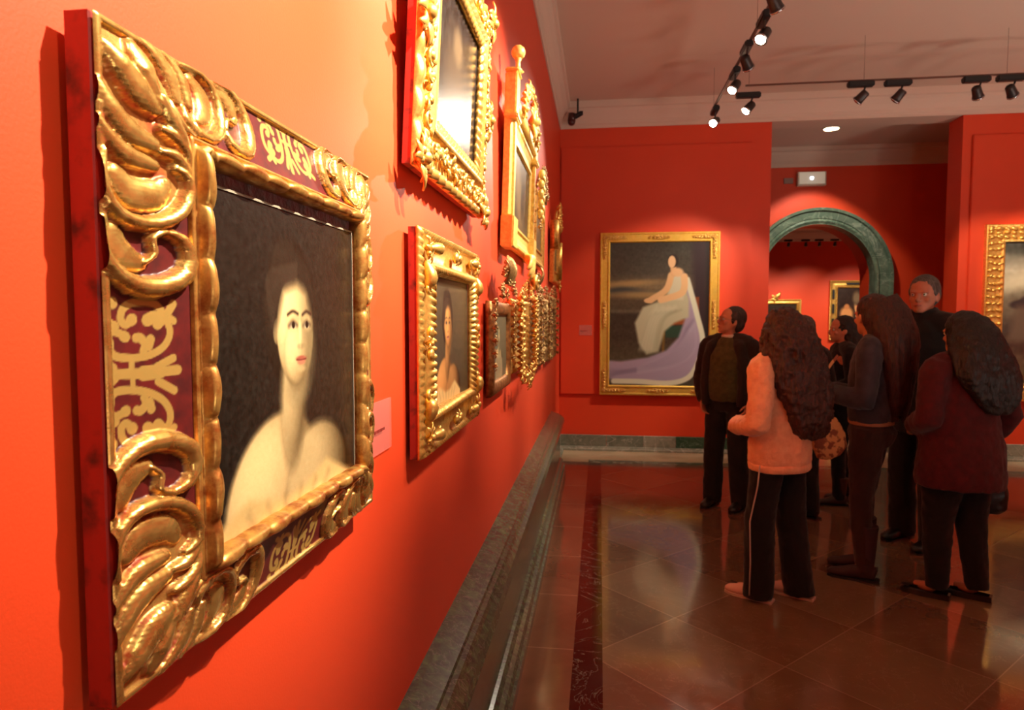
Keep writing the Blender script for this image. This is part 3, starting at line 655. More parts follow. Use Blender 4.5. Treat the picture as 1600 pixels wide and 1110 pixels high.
# F3 - portrait with cartouches
W3, H3 = .75, .575; bw = .112
r = tag(wall_frame('framed_painting', 1.585, 1.225, .0, .012), 'portrait of a woman in a pale blouse, gilt frame with carved corner cartouches', 'painting')
ring('frame_side', r, red_side, .002, W3-.002, .002, H3-.002, prof_of([(0, 0), (0, .024), (.004, .024), (.004, 0)]), .1, False, label='red painted outer edge of the frame')
frame('f', r, W3, H3, .042, bw, gold_far, 'beaded', back=.020, pic=portrait(W3-2*bw+.008, H3-2*bw+.008, bg=(62, 50, 36), skin=(206, 140, 78), hair=(44, 30, 22), dress=(214, 172, 110), low=(74, 60, 40), cx=.45, cy=.62, s=.19, n=200, turn=-.1))
q = .05
for (x, z, sd) in ((q, q, 1), (W3-q, q, 2), (W3-q, H3-q, 3), (q, H3-q, 4)):
    bm = bmesh.new(); sx = 1 if x < .3 else -1; sz = 1 if z < .3 else -1
    cluster(bm, (x, -.03, z), .040, 7, .016, sd)
    for (dx, dz) in ((.075, -.005), (-.005, .075)):
        c = (x+sx*dx, -.030, z+sz*dz)
        tube(bm, smooth_curve([(c[0]-.045*(dx > .01)*sx, c[1], c[2]-.045*(dz > .01)*sz), (c[0], c[1]-.016, c[2]), (c[0]+.022*(dx > .01)*sx, c[1], c[2]+.024*(dz > .01)*sz)], 8), [.004, .009, .013, .016, .017, .016, .013, .009, .004], 10)
        curl(bm, (c[0]+sx*.030*(dx > .01), -.030, c[2]+sz*.030*(dz > .01)), .016, 0, 1, .006, .004, .012, 10, sx)
    obj('corner_cartouche', bm, gold_far, r, True)
for c in ((W3/2, -.03, .05), (W3/2, -.03, H3-.05), (.05, -.03, H3/2), (W3-.05, -.03, H3/2)):
    bm = bmesh.new(); cluster(bm, c, .030, 6, .015, int(c[0]*100)+5); ball(bm, (c[0]+(.025 if c[0] == W3/2 else 0), -.042, c[2]+(.028 if c[0] != W3/2 else 0)), (.014, .010, .016)); ball(bm, (c[0]-(.025 if c[0] == W3/2 else 0), -.042, c[2]-(.028 if c[0] != W3/2 else 0)), (.014, .010, .016))
    obj('cartouche', bm, gold_far, r, True)

# F4 - tall tabernacle frame
gold_sun = gold_mat('bright_gilding', (255, 226, 128), (238, 190, 92), .34); gold_sun.node_tree.nodes['Principled BSDF'].inputs['Metallic'].default_value = .35
W4, H4 = 1.05, .84
r = tag(wall_frame('framed_painting', 3.12, 1.925, .03, .012), 'tall tabernacle gilt frame with pilasters and a ball finial, high on the left wall', 'painting')
frame('f', r, W4, H4*.74, .04, .12, gold_sun, 'plain', pic=abstract(W4-.24+.008, H4*.74-.24+.008, [(70, 58, 40), (110, 90, 60), (40, 32, 24)]))
for x in (0, W4-.1):
    bm = bmesh.new()
    box(bm, x-.01, x+.11, -.056, 0, H4*.70, H4*.93); box(bm, x-.025, x+.125, -.066, 0, H4*.68, H4*.71); box(bm, x-.02, x+.12, -.062, 0, H4*.93, H4*.95)
    box(bm, x+.02, x+.08, -.050, -.03, .12, H4*.68)
    box(bm, x-.03, x+.13, -.062, 0, -.02, .13); bmesh.ops.bevel(bm, geom=bm.edges[:], offset=.006, segments=2, affect='EDGES')
    obj('pilaster', bm, gold_sun, r)
bm = bmesh.new()
tube(bm, [(.05, -.05, H4*.95), (.05, -.05, H4*.97), (.05, -.05, H4*1.0), (.05, -.05, H4*1.03)], [.03, .012, .01, .02], 12); ball(bm, (.05, -.05, H4*1.055), .034)
obj('finial', bm, gold_sun, r, True)
bm = bmesh.new()
box(bm, .1, W4-.1, -.06, -.01, H4*.74, H4*.80)
for i in range(11):
    a = PI*i/10; cluster(bm, (W4/2-.33*math.cos(a), -.05, H4*.80+.16*math.sin(a)), .06, 6, .03, i)
cluster(bm, (W4/2, -.06, H4*.84), .12, 9, .03, 40)
for i in range(5): ball(bm, (W4-.06, -.09, H4*(.62-.07*i)), (.03, .02, .03)); leaf(bm, (W4-.06, -.09, H4*(.62-.07*i)), -PI/2, .06, .02, .02)
for i in range(7): leaf(bm, (W4/2, -.06, -.02), -PI/2-1.2+.4*i, .13, .035, .04, bend=.2)
obj('crest', bm, gold_sun, r, True)

# F5, F6 - two upright frames further along the upper row
def crest(bm, W, Hh, R, n, seed, dep=-.04, hh=1.):
    rd = random.Random(seed)
    for i in range(n):
        t = (i+.5)/n; x = W*t; h = R*(1-(2*t-1)**2)*hh+R*.25
        k = max(1, int(h/(R*.3)))
        for j in range(k): cluster(bm, (x, dep, Hh+h*(j+.5)/k), R*.24, 6, R*.16, rd.randint(0, 999))
    tube(bm, smooth_curve([(0, dep, Hh), (W*.25, dep, Hh+R*.7*hh), (W*.5, dep-.01, Hh+R*1.1*hh), (W*.75, dep, Hh+R*.7*hh), (W, dep, Hh)], 16), [R*.07]*17, 8)
r = tag(wall_frame('framed_painting', 4.40, 1.93, .02, .01), 'gilt frame topped with clustered foliage, between tabernacle frame and corner', 'painting')
frame('f', r, .72, .5, .04, .12, gold_far, 'plain', pic=abstract(.488, .268, [(90, 70, 44), (120, 96, 60)]))
bm = bmesh.new(); crest(bm, .72, .5, .16, 6, 5); 
for i in range(5): cluster(bm, (.03, -.05, .48-.06*i), .04, 6, .02, i+60)
obj('crest', bm, gold_old, r, True)
r = tag(wall_frame('framed_painting', 6.15, 1.90, .02, .01), 'last gilt frame of the upper row, nearest the room corner, with a pointed carved top', 'painting')
frame('f', r, .72, .52, .045, .12, gold_far, 'plain', pic=abstract(.488, .288, [(90, 70, 44), (50, 40, 30)]))
bm = bmesh.new(); crest(bm, .72, .52, .2, 6, 9); box(bm, -.02, .1, -.075, 0, .30, .56); box(bm, .62, .74, -.075, 0, .05, .42); cluster(bm, (.36, -.05, -.03), .07, 7, .03, 3)
obj('crest', bm, gold_far, r, True)

# F7 - brown-gold frame with tall foliage crest
W7, H7 = .56, .40
r = tag(wall_frame('framed_painting', 2.70, 1.245, .0, .010), 'small misty portrait in a plain brown-gilt frame under a tall carved foliage crest', 'painting')
frame('f', r, W7, H7, .034, .060, gold_mat('brown_gilding', (190, 132, 72), (120, 72, 36), .35), 'half_round', pic=portrait(W7-.112, H7-.112, bg=(84, 84, 66), skin=(190, 170, 120), hair=(90, 84, 60), dress=(150, 130, 96), low=(100, 84, 60), cx=.5, cy=.68, s=.13, n=100))
bm = bmesh.new(); rd = random.Random(8)
for i in range(26):
    t = rd.random(); h = rd.random(); x = W7*.5+(t-.5)*W7*(1.0-.75*h); cluster(bm, (x, -.045, H7+.01+.17*h), .032, 6, .02, i)
for i in range(8): leaf(bm, (W7*.5+(i-3.5)*.022, -.05, H7+.08), PI/2+(3.5-i)*.16, .12, .014, .03, bend=.1)
for sgn, x in ((-1, -.015), (1, W7+.015)):
    for i in range(6): cluster(bm, (x, -.03, H7*(.98-.13*i)), .034-.003*i, 6, .02, i+30)
obj('crest', bm, gold_old, r, True)

# F8 - bright rococo frame
W8, H8 = .72, .38
r = tag(wall_frame('framed_painting', 3.32, 1.29, .0, .012), 'bright gilt rococo frame with shell top and scrolling sides, left wall lower row', 'painting')
frame('f', r, W8, H8, .045, .11, gold_far, 'rough', pic=abstract(W8-.212, H8-.212, [(120, 110, 78), (150, 120, 80), (80, 70, 50)]))
bm = bmesh.new(); rd = random.Random(18)
for i in range(14):
    t = i/13
    for x in (-.0, W8): cluster(bm, (x+rd.uniform(-.015, .015), -.055, H8*t), rd.uniform(.04, .06), 7, .03, i+int(x*50))
crest(bm, W8, H8, .09, 7, 18, -.06); curl(bm, (W8*.5, -.09, H8+.09), .045, 0, 1.2, .016, .010, .03, 16); ball(bm, (W8*.5+.04, -.10, H8+.10), (.035, .025, .03))
for i in range(6): cluster(bm, (W8*.2+i*W8*.12, -.055, -.02-(.04 if 1 < i < 4 else 0)), .055, 7, .03, i+70)
obj('carved_scrolls', bm, gold_far, r, True)

# F9-F11 - three old gilt frames in a row by the corner
for (y, z, W, Hh, top, lab, sd) in ((4.16, 1.245, .52, .44, .15, 'old gilt frame with a pointed leaf crest, next after the bright rococo frame', 1),
                                (4.80, 1.22, .66, .50, .08, 'old gilt frame with beaded uprights, middle of the three frames before the corner', 2),
                                (5.62, 1.20, .86, .56, .08, 'old gilt frame hung last in the lower row, closest to the room corner', 3)):
    r = tag(wall_frame('framed_painting', y, z, 0, .01), lab, 'painting')
    frame('f', r, W, Hh, .05, .12, gold_old, 'rough', seed=sd, pic=abstract(W-.232, Hh-.232, [(96, 70, 50), (130, 90, 66)], 60))
    bm = bmesh.new(); crest(bm, W, Hh, top, 5, sd, -.045); rd = random.Random(sd)
    for i in range(8):
        for x in (.02, W-.02): cluster(bm, (x, -.05, Hh*(i+.5)/8), .032, 6, .018, i+sd*10)
    if sd == 1: leaf(bm, (W*.5, -.05, Hh+.1), PI/2-.5, .12, .03, .04)
    obj('crest', bm, gold_old, r, True)

# back wall: large full-length picture (generic figure in a landscape)
def back_frame(x, z, y=D-.028, **k): return empty('framed_painting', (x, y, z))
WB, HB = 1.345, 1.875
r = tag(back_frame(.472, .668), 'tall painting of a seated lady with lilac cloak, flat gold frame on back wall', 'painting')
bw = .115
ring('frame', r, gold_flat, 0, WB, 0, HB, prof_of([(0, 0), (0, .04), (.006, .046), (.02, .046), (.026, .040), (.088, .038), (.092, .046), (.104, .046), (.115, .036), (.115, 0)]), .3, False)
bm = bmesh.new(); rd = random.Random(5)
def band(bm, c, horiz, L):
    k = int(L/.034)
    for i in range(k+1):
        q = -L/2+L*i/k; cc = (c[0]+(q if horiz else 0), -.040, c[1]+(0 if horiz else q)); R = .036*(1-.35*abs(2*i/k-1))
        cluster(bm, cc, R, 6, .015, rd.randint(0, 9999)); ball(bm, cc, (R*.5, .020, R*.5))
e = .056
for cx, cz in ((e, e), (WB-e, e), (WB-e, HB-e), (e, HB-e)):
    bm = bmesh.new(); band(bm, (cx+(.11 if cx < .5 else -.11), cz), True, .24); band(bm, (cx, cz+(.11 if cz < .5 else -.11)), False, .24); obj('corner_ornament', bm, gold_far, r, True)
for cx, cz, h in ((WB/2, e, True), (WB/2, HB-e, True), (e, HB/2, False), (WB-e, HB/2, False)):
    bm = bmesh.new(); band(bm, (cx, cz), h, .2 if h else .28); obj('centre_ornament', bm, gold_far, r, True)
p = Pic(WB-2*bw+.01, HB-2*bw+.01, 300)
p.hgrad([(0, (66, 60, 46)), (.2, (78, 68, 50)), (.34, (62, 50, 38)), (.50, (56, 46, 36)), (.52, (96, 84, 66)), (.54, (74, 62, 46)), (.62, (80, 66, 48)), (.66, (120, 98, 66)), (.70, (110, 92, 66)), (.78, (70, 62, 50)), (1, (52, 50, 42))], 3)
p.poly([(-.1, .66), (.12, .70), (.22, .685), (.4, .665), (1.1, .67), (1.1, .645), (-.1, .645)], (60, 60, 56), .03)
p.ell(.2, .715, .3, .02, (170, 136, 84), 1.2, .05, .7); p.ell(.35, .635, .3, .025, (176, 140, 86), 1.2, 0, .6)
p.poly([(.82, 1.1), (.98, 1.1), (.98, .1), (.86, .1)], (48, 34, 36), .05); p.poly([(.96, 1.1), (1.1, 1.1), (1.1, .1), (.96, .1)], (34, 26, 24), .02)
# chair
p.poly([(.84, .62), (.9, .62), (.9, .30), (.86, .30)], (122, 62, 30), .01); p.poly([(.52, .46), (.8, .47), (.8, .43), (.52, .425)], (140, 70, 34), .012)
p.poly([(.54, .43), (.57, .43), (.56, .22), (.535, .22)], (110, 84, 40), .01); p.poly([(.57, .42), (.76, .42), (.74, .34), (.57, .34)], (42, 66, 50), .012)
# cloak
p.poly([(.72, .80), (.80, .74), (.88, .55), (.93, .38), (.93, .22), (.82, .05), (.5, .01), (.1, .02), (-.1, .08), (-.1, .18), (.12, .17), (.4, .20), (.58, .25), (.70, .34), (.76, .46), (.76, .62)], (158, 140, 158), .02)
p.line([(.78, .74), (.88, .5), (.94, .32), (.90, .17), (.80, .06), (.6, .02), (.3, .03), (.05, .03)], .018, (206, 204, 176), .01)
for i in range(7): p.line([(.84-.01*i, .46-.01*i), (.84-.035*i, .28-.008*i), (.70-.06*i, .17-.006*i), (.35-.05*i, .11-.004*i), (.0, .11-.012*i)], .004, (126, 110, 130), .03, .5)
for i in range(6): p.line([(.86-.01*i, .44-.01*i), (.86-.04*i, .25), (.66-.06*i, .145), (.3, .09+.008*i)], .003, (180, 166, 180), .03, .5)
# gown and body, plain standing-seated figure
p.poly([(.60, .74), (.74, .74), (.80, .60), (.80, .48), (.66, .44), (.56, .38), (.50, .24), (.38, .22), (.30, .30), (.26, .44), (.34, .55), (.48, .585), (.57, .60)], (178, 172, 140), .02)
for i in range(6): p.line([(.72-.05*i, .53-.004*i), (.55-.03*i, .46), (.48-.035*i, .24)], .003, (134, 130, 104), .03, .55)
for i in range(4): p.line([(.66-.06*i, .55), (.50-.03*i, .46), (.43-.035*i, .26)], .005, (216, 212, 180), .04, .5)
p.poly([(.60, .77), (.66, .80), (.72, .78), (.76, .70), (.74, .60), (.60, .60)], (196, 188, 158), .02)
p.line([(.62, .77), (.57, .67), (.42, .60)], .022, (212, 166, 116), .01); p.line([(.75, .76), (.73, .65), (.52, .60)], .023, (218, 174, 124), .01)
p.ell(.40, .595, .05, .018, (212, 166, 116), .3); p.line([(.64, .82), (.645, .78)], .02, (206, 160, 112), .01); p.ell(.685, .79, .055, .03, (214, 170, 122), .5)
p.ell(.635, .868, .055, .045, (40, 30, 24), .2); p.ell(.625, .862, .038, .042, (216, 172, 126), .2)
canvas(p, bw-.005, bw-.005, .030, r, oil_m)

# right pier picture
WR, HR = 1.9, 1.90
r = tag(back_frame(4.585, .665), 'wide landscape painting with a pale cloudy sky, knobbly gilt frame at the far right', 'painting')
ring('frame', r, gold_far, 0, WR, 0, HR, prof_of([(0, 0), (0, .05), (.01, .055), (.03, .05), (.15, .05), (.165, .06), (.185, .055), (.19, .035), (.19, 0)]), .4, False)
bm = bmesh.new(); rd = random.Random(15)
for side in range(4):
    L = (WR, HR, WR, HR)[side]; k = int(L/.075)
    for i in range(k+1):
        s = .05+(L-.1)*i/k
        for off in (.045, .09, .14):
            c = {0: (s, off), 1: (WR-off, s), 2: (s, HR-off), 3: (off, s)}[side]
            rr_ = (.034, .022, .02) if side in (0, 2) else (.036, .022, .018)
            ball(bm, (c[0]+rd.uniform(-.008, .008), -.055, c[1]+rd.uniform(-.01, .01)), tuple(v*rd.uniform(.7, 1.1) for v in rr_), Euler((0, rd.uniform(-.5, .5), 0)), 2)
obj('carved_knobs', bm, gold_far, r, True)
p = Pic(WR-.37, HR-.37, 160)
p.hgrad([(0, (96, 70, 34)), (.15, (84, 58, 36)), (.28, (66, 38, 26)), (.33, (72, 48, 32)), (.38, (60, 44, 36)), (.5, (92, 76, 58)), (.62, (108, 94, 74)), (.7, (150, 136, 110)), (.8, (176, 162, 136)), (.86, (112, 104, 88)), (.93, (70, 68, 58)), (1, (54, 54, 48))], 5)
p.ell(.1, .72, .25, .05, (200, 184, 150), 1.2, .3, .7); p.ell(.5, .78, .4, .05, (190, 176, 146), 1.2, -.2, .7)
p.ell(.14, .56, .09, .035, (44, 30, 28), .4); p.ell(.16, .57, .05, .05, (46, 32, 30), .4); p.poly([(.1, .55), (.2, .55), (.28, .3), (.04, .3)], (88, 66, 50), .06); p.poly([(.2, .54), (.26, .5), (.32, .05), (.24, .05)], (48, 30, 26), .04)
p.ell(.5, .5, .1, .2, (70, 52, 44), .6); p.ell(.72, .45, .08, .22, (60, 46, 40), .6)
canvas(p, .185, .185, .030, r, oil_m)

# room beyond: two pictures
r = tag(empty('framed_painting', (7.06, YF-.02, .9)), 'dark figure painting in gold and black frame, seen through the arch beside its jamb', 'painting')
frame('f', r, 1.3, 1.72, .08, .22, gold_far, 'beaded', pic=None)
bm = bmesh.new()
for i in range(3): box(bm, .07, .12, -.09, -.05, .35+.42*i, .62+.42*i)
box(bm, .45, .85, -.09, -.05, 1.6, 1.65)
obj('black_inlay', bm, black_m, r, label='black panels let into the gilt frame')
p = Pic(1.3-.43, 1.72-.43, 90); p.fill((44, 26, 18), 4); p.ell(.3, .42, .2, .16, (206, 140, 84), .5); p.ell(.3, .58, .08, .06, (190, 120, 70), .5); p.ell(.62, .5, .06, .14, (206, 146, 92), .5, .3); p.ell(.6, .78, .12, .14, (120, 96, 70), .8)
canvas(p, .215, .215, .04, r)
r = tag(empty('framed_painting', (4.9, YF-.02, .95)), 'small dark painting in a gilt frame with a crest, seen through the arch at left', 'painting')
frame('f', r, 1.38, 1.13, .08, .14, gold_far, 'beaded')
p = Pic(1.38-.27, 1.13-.27, 70); p.fill((46, 32, 20), 4); p.ell(.68, .62, .1, .18, (176, 120, 70), .7); p.ell(.66, .3, .2, .3, (90, 60, 36), .8)
canvas(p, .135, .135, .04, r)
bm = bmesh.new(); cluster(bm, (.62, -.05, 1.17), .12, 7, .04, 2); leaf(bm, (.6, -.05, 1.15), .4, .26, .05, .05); obj('crest', bm, gold_far, r, True)

# ------------------------------------------------------------------ wall labels
lab_m = bpy.data.materials.new('clear_acrylic'); lab_m.use_nodes = True; b = lab_m.node_tree.nodes['Principled BSDF']
b.inputs['Base Color'].default_value = L4((228, 140, 128)); b.inputs['Alpha'].default_value = .30; b.inputs['Roughness'].default_value = .25
ink = mat('label_ink', (120, 30, 22), .6)
def placard(loc, rz, w, h, lab):
    bm = boxbm(0, w, -.006, -.001, 0, h); o = empty('wall_label', loc, (0, 0, rz)); obj('plate', bm, lab_m, o); bm = bmesh.new(); x = .02
    rd = random.Random(int(w*1000))
    while x < w*.62:
        l = rd.uniform(.008, .02); box(bm, x, x+l, -.0068, -.006, h*.42, h*.42+.006); x += l+.004
    obj('text_line', bm, ink, o); tag(o, lab, 'label')
placard((0, 1.315, 1.285), PI/2, .145, .112, 'clear acrylic caption plate beside the nearest frame on the red wall')
placard((0, 2.40, 1.30), PI/2, .13, .10, 'clear acrylic caption plate between the blouse portrait and the small misty portrait')
placard((.234, D-.028, 1.36), 0, .15, .12, 'pale translucent caption plate left of the seated lady painting')
bm = boxbm(0, .12, -.02, 0, 0, .075); bmesh.ops.bevel(bm, geom=bm.edges[:], offset=.003, segments=2, affect='EDGES'); o = obj('wall_plate', bm, mat('dim_white_plastic', (150, 120, 112), .5)); o.location = (2.965, Y2, 3.40); tag(o, 'small pale plate on the red wall left of the emergency light', 'plate')
# emergency light
r = tag(empty('emergency_light', (3.13, Y2, 3.355)), 'white rectangular emergency light with a glowing dot above the arch', 'light')
bm = boxbm(0, .37, -.08, 0, 0, .02); box(bm, 0, .37, -.07, 0, .02, .19); bmesh.ops.bevel(bm, geom=bm.edges[:], offset=.004, segments=2, affect='EDGES'); obj('housing', bm, mat('emergency_housing', (210, 200, 186), .4), r)
bm = boxbm(.02, .35, -.078, -.07, .025, .18); obj('diffuser', bm, mat('emergency_diffuser', (200, 196, 186), .4, emit=((226, 208, 180), .30)), r)
bm = bmesh.new(); ball(bm, (.18, -.08, .10), (.022, .008, .022)); obj('bulb', bm, mat('led_white', (240, 246, 255), .3, emit=((226, 236, 255), 14)), r, True)

# ------------------------------------------------------------------ track lighting
bulb_m = mat('lamp_glow', (255, 240, 210), .3, emit=((255, 236, 200), 60)); head_m = mat('lamp_head', (52, 42, 40), .4, metal=.3)
LAMPS = []
def lamp(name_label, pos, target, lit, power=0, along='y', ang=56, size=.03, blend=.55, group=None, bright=True, col=(1, .885, .71)):
    r = empty('track_spotlight', pos, (0, 0, 0 if along == 'y' else PI/2))
    tag(r, name_label, 'spotlight', group)
    first = LAMPS[0] if LAMPS else None
    d = (Vector(target)-(Vector(pos)+Vector((0, 0, -.11)))).normalized()
    rotw = d.to_track_quat('-Z', 'Y'); rot = Euler((0, 0, r.rotation_euler.z)).to_quaternion().inverted() @ rotw
    if first is None:
        bm = boxbm(-.03, .03, -.11, .11, -.035, .015); bmesh.ops.bevel(bm, geom=bm.edges[:], offset=.009, segments=2, affect='EDGES'); a = obj('transformer', bm, black_m, r)
        bm = bmesh.new(); cyl(bm, (0, -.04, -.03), (0, -.01, -.12), .008, 8); a2 = obj('arm', bm, black_m, r)
        bm = bmesh.new(); tube(bm, [(0, 0, .055), (0, 0, .045), (0, 0, -.02), (0, 0, -.045)], [.028, .036, .040, .045], 20); a3 = obj('lamp_head', bm, head_m, r, True)
        bm = bmesh.new(); tube(bm, [(0, 0, -.040), (0, 0, -.05)], [.046, .048], 24); a4 = obj('reflector_ring', bm, chrome_m, r, True)
        bm = bmesh.new(); ball(bm, (0, 0, -.050), (.036, .036, .012)); a5 = obj('bulb', bm, bulb_m, r, True)
        LAMPS.extend([a, a2, a3, a4, a5]); parts = LAMPS
    else:
        parts = []
        for q in LAMPS[:]:
            c = q.copy(); C.objects.link(c); c.parent = r; parts.append(c)
    for q in parts[2:]: q.location = (0, -.01, -.12); q.rotation_mode = 'QUATERNION'; q.rotation_quaternion = rot
    if not lit:
        q = parts[4]; me = q.data.copy(); me.materials[0] = mat('unlit_lens', (120, 70, 50), .15); q.data = me
    if power:
        l = bpy.data.lights.new('spot', 'SPOT'); l.energy = power; l.color = col; l.spot_size = math.radians(ang); l.spot_blend = blend; l.shadow_soft_size = size
        o = bpy.data.objects.new('spot', l); C.objects.link(o); o.location = Vector(pos)+Vector((0, 0, -.12))+d*.085; o.rotation_mode = 'QUATERNION'; o.rotation_quaternion = rotw
    return r
ZT = 3.62
def spot(loc, tgt, power, ang, blend=.6, size=.05, col=(1, .885, .71)):
    l = bpy.data.lights.new('spot', 'SPOT'); l.energy = power; l.spot_size = math.radians(ang); l.spot_blend = blend; l.shadow_soft_size = size; l.color = col
    o = bpy.data.objects.new('spot', l); C.objects.link(o); o.location = loc; o.rotation_euler = (Vector(tgt)-Vector(loc)).to_track_quat('-Z', 'Y').to_euler()
G1 = 'spotlights on the track beside the left wall'
lit = dict(lit=True)
# lamps along the left wall (the first ones, behind the photographer, are added for extra light)
for y, tgt, p, lab in ((-1.6, (0, -.6, 1.6), 50, None), (-.3, (0, .3, 1.9), 110, None), (1.05, (0, 1.05, 2.25), 1450, None), (2.07, (0, 2.0, 2.4), 1500, None), (3.1, (0, 3.2, 2.2), 620, None), (3.85, (0, 4.5, 1.9), 200, None)):
    lamp('unseen lit track spotlight above the left wall near the photographer', (1.57, y, ZT), tgt, True, p, ang=50, blend=1, group='spotlights overhead, out of the picture')
lamp('largest and nearest glowing spotlight, top of the ceiling row', (1.569, 4.88, ZT), (.3, 3.9, 1.6), True, 90)
lamp('second glowing spotlight down the ceiling row, above the small lit pair', (1.576, 5.91, ZT), (.3, 5.0, 1.6), True, 90)
lamp('lowest glowing spotlight of the row, just above the back wall edge', (1.584, 6.93, ZT), (0, 4.6, 1.8), True, 200)
lamp('unlit dark spotlight at the top edge, above the largest glowing one', (1.521, 4.40, ZT), (3.5, 6.5, .8), False)
lamp('unlit dark spotlight between the two brightest glowing ones', (1.56, 5.38, ZT), (3.5, 8.0, .8), False)
lamp('small lit spotlight under a black adapter, left end of the cross track', (1.81, 6.5, ZT), (0, 5.9, 1.5), True, 110, along='x')
lamp('spotlight with a bright silver rim, first of the middle pair on the cross track', (2.72, 6.32, ZT), (.95, 7.9, 1.6), False, 200, along='x', ang=44)
lamp('dark spotlight, second of the middle pair on the cross track', (3.03, 6.33, ZT), (1.5, 7.9, 1.35), False, 160, along='x', ang=46)
lamp('dark-headed spotlight, left one of the far right pair on the cross track', (3.66, 6.33, ZT), (5.0, 7.9, 1.6), False, 160, along='x', ang=46)
lamp('spotlight with a shining lower rim, right one of the far right pair', (3.93, 6.33, ZT), (5.7, 7.9, 1.6), False, 200, along='x', ang=46)
for x in (6.2, 7.6): lamp('added spotlight on the right of the cross track', (x, 6.33, ZT), (x-.3, 7.9, 1.6), False, 140, along='x', group='added spotlights out of the picture at right')  # added past the right edge for extra light
for x, y, tx, ty in ((4.9, 1.6, 3.4, 4.0), (6.2, 4.4, 4.4, 5.6), (5.2, -.8, 3, 2.5), (2.6, -2.6, 2.4, 1.5), (7.4, 2.2, 5.5, 5), (4.2, -3.4, 3, 0)):  # uplighters added out of view to brighten the ceiling
    r = tag(empty('added_uplighter', (x, y, 0)), 'added black uplighter, unseen, brightening the ceiling from the floor', 'light', 'added uplighters out of the picture')
    bm = bmesh.new(); tube(bm, [(0, 0, 0), (0, 0, .02), (0, 0, .03)], [.13, .13, .05], 24); tube(bm, [(0, 0, .03), (0, 0, .2), (0, 0, .34), (0, 0, .36)], [.05, .06, .10, .105], 24); obj('housing', bm, black_m, r, True)
    bm = bmesh.new(); tube(bm, [(0, 0, .358), (0, 0, .364)], [.09, .085], 20); obj('lens', bm, MATS['lamp_glow'], r)
    spot((x, y, .39), (tx, ty, 4.0), 170, 95, 1, .4, (1, .90, .78))
# suspended cables and rods
bm = boxbm(1.565, 1.585, YB+.1, 6.98, ZT+.016, ZT+.03); o = obj('lighting_track', bm, mat('track_bar', (96, 60, 46), .5)); tag(o, 'thin suspended lighting track running along the left wall towards the corner', 'track')
bm = bmesh.new()
for y in (-2, .5, 3, 5.1, 6.95): cyl(bm, (1.575, y, ZT+.028), (1.575, y, H), .0015, 6)
obj('suspension_rod', bm, MATS['track_bar'], o)
bm = boxbm(1.75, 8.4, 6.323, 6.337, ZT+.016, ZT+.03); o = obj('lighting_track', bm, MATS['track_bar']); tag(o, 'thin suspended lighting track running across in front of the back wall', 'track')
bm = bmesh.new()
for x in (1.78, 2.75, 3.9, 5.4, 7): cyl(bm, (x, 6.33, ZT+.028), (x, 6.33, H), .0015, 6); 
obj('suspension_rod', bm, MATS['track_bar'], o)
# security camera in the corner
r = tag(empty('security_camera', (.16, 7.72, 3.80)), 'small dark security camera by the cornice in the far left corner', 'camera')
bm = bmesh.new(); tube(bm, [(-.02, 0, -.02), (-.015, 0, .07)], [.045, .04], 16); ball(bm, (-.02, 0, -.025), .043); obj('dome', bm, mat('dark_red_plastic', (70, 30, 26), .3), r, True)
bm = bmesh.new(); tube(bm, [(.02, -.01, .03), (.09, -.03, .06)], [.03, .026], 12); box(bm, .07, .11, -.05, -.01, .045, .08); cyl(bm, (.05, -.02, .06), (.05, .0, .232), .01); obj('camera_arm', bm, black_m, r)
# corridor downlight
r = tag(empty('ceiling_downlight', (3.25, 8.72, HC+.118)), 'round recessed downlight glowing in the corridor ceiling', 'light')
bm = bmesh.new(); tube(bm, [(0, 0, .002), (0, 0, -.008)], [.11, .10], 28); obj('trim_ring', bm, mat('white_ring', (200, 190, 180), .4), r)
bm = bmesh.new(); tube(bm, [(0, 0, -.006), (0, 0, -.011)], [.088, .085], 28); obj('diffuser', bm, mat('downlight_glow', (255, 236, 200), .4, emit=((255, 226, 180), 9)), r)
spot((3.25, 8.72, HC+.09), (3.35, 9.72, 1.6), 150, 78, .35)
# spots in the room beyond (their row shows as small dots under the far cornice)
for x, lt in ((5.05, 1), (5.55, 1), (6.0, 0), (6.35, 0), (6.75, 1)):
    lamp({5.05: 'small lit spotlight seen through the arch, leftmost of its row', 5.55: 'small lit spotlight seen through the arch, second from the left of its row', 6.0: 'small dark spotlight seen through the arch, left one of the unlit two', 6.35: 'small dark spotlight seen through the arch, right one of the unlit two', 6.75: 'small lit spotlight seen through the arch, rightmost of its row'}[x],
         (x, 19.2, 3.66), (x+.2, 20.4, 1.6), False, 0, along='x')
for x, tx in ((5.0, 5.2), (6.2, 6.4), (7.6, 7.8), (9.2, 9.2)): spot((x, 18.2, 3.6), (tx, YF, 1.3), 300, 66, 1)
for x, y in ((1, 13), (6, 13), (8, 16)): spot((x, y, 3.7), (x+2, y+1, 0), 300, 120, .5, .2)
# fill spotlights added beyond the right edge, bouncing light off the right-hand wall
for y in (-2, 1, 4): lamp('added fill spotlight at the far right', (7.0, y, ZT), (8.6, y+.4, 1.7), True, 200, group='added spotlights out of the picture at right')

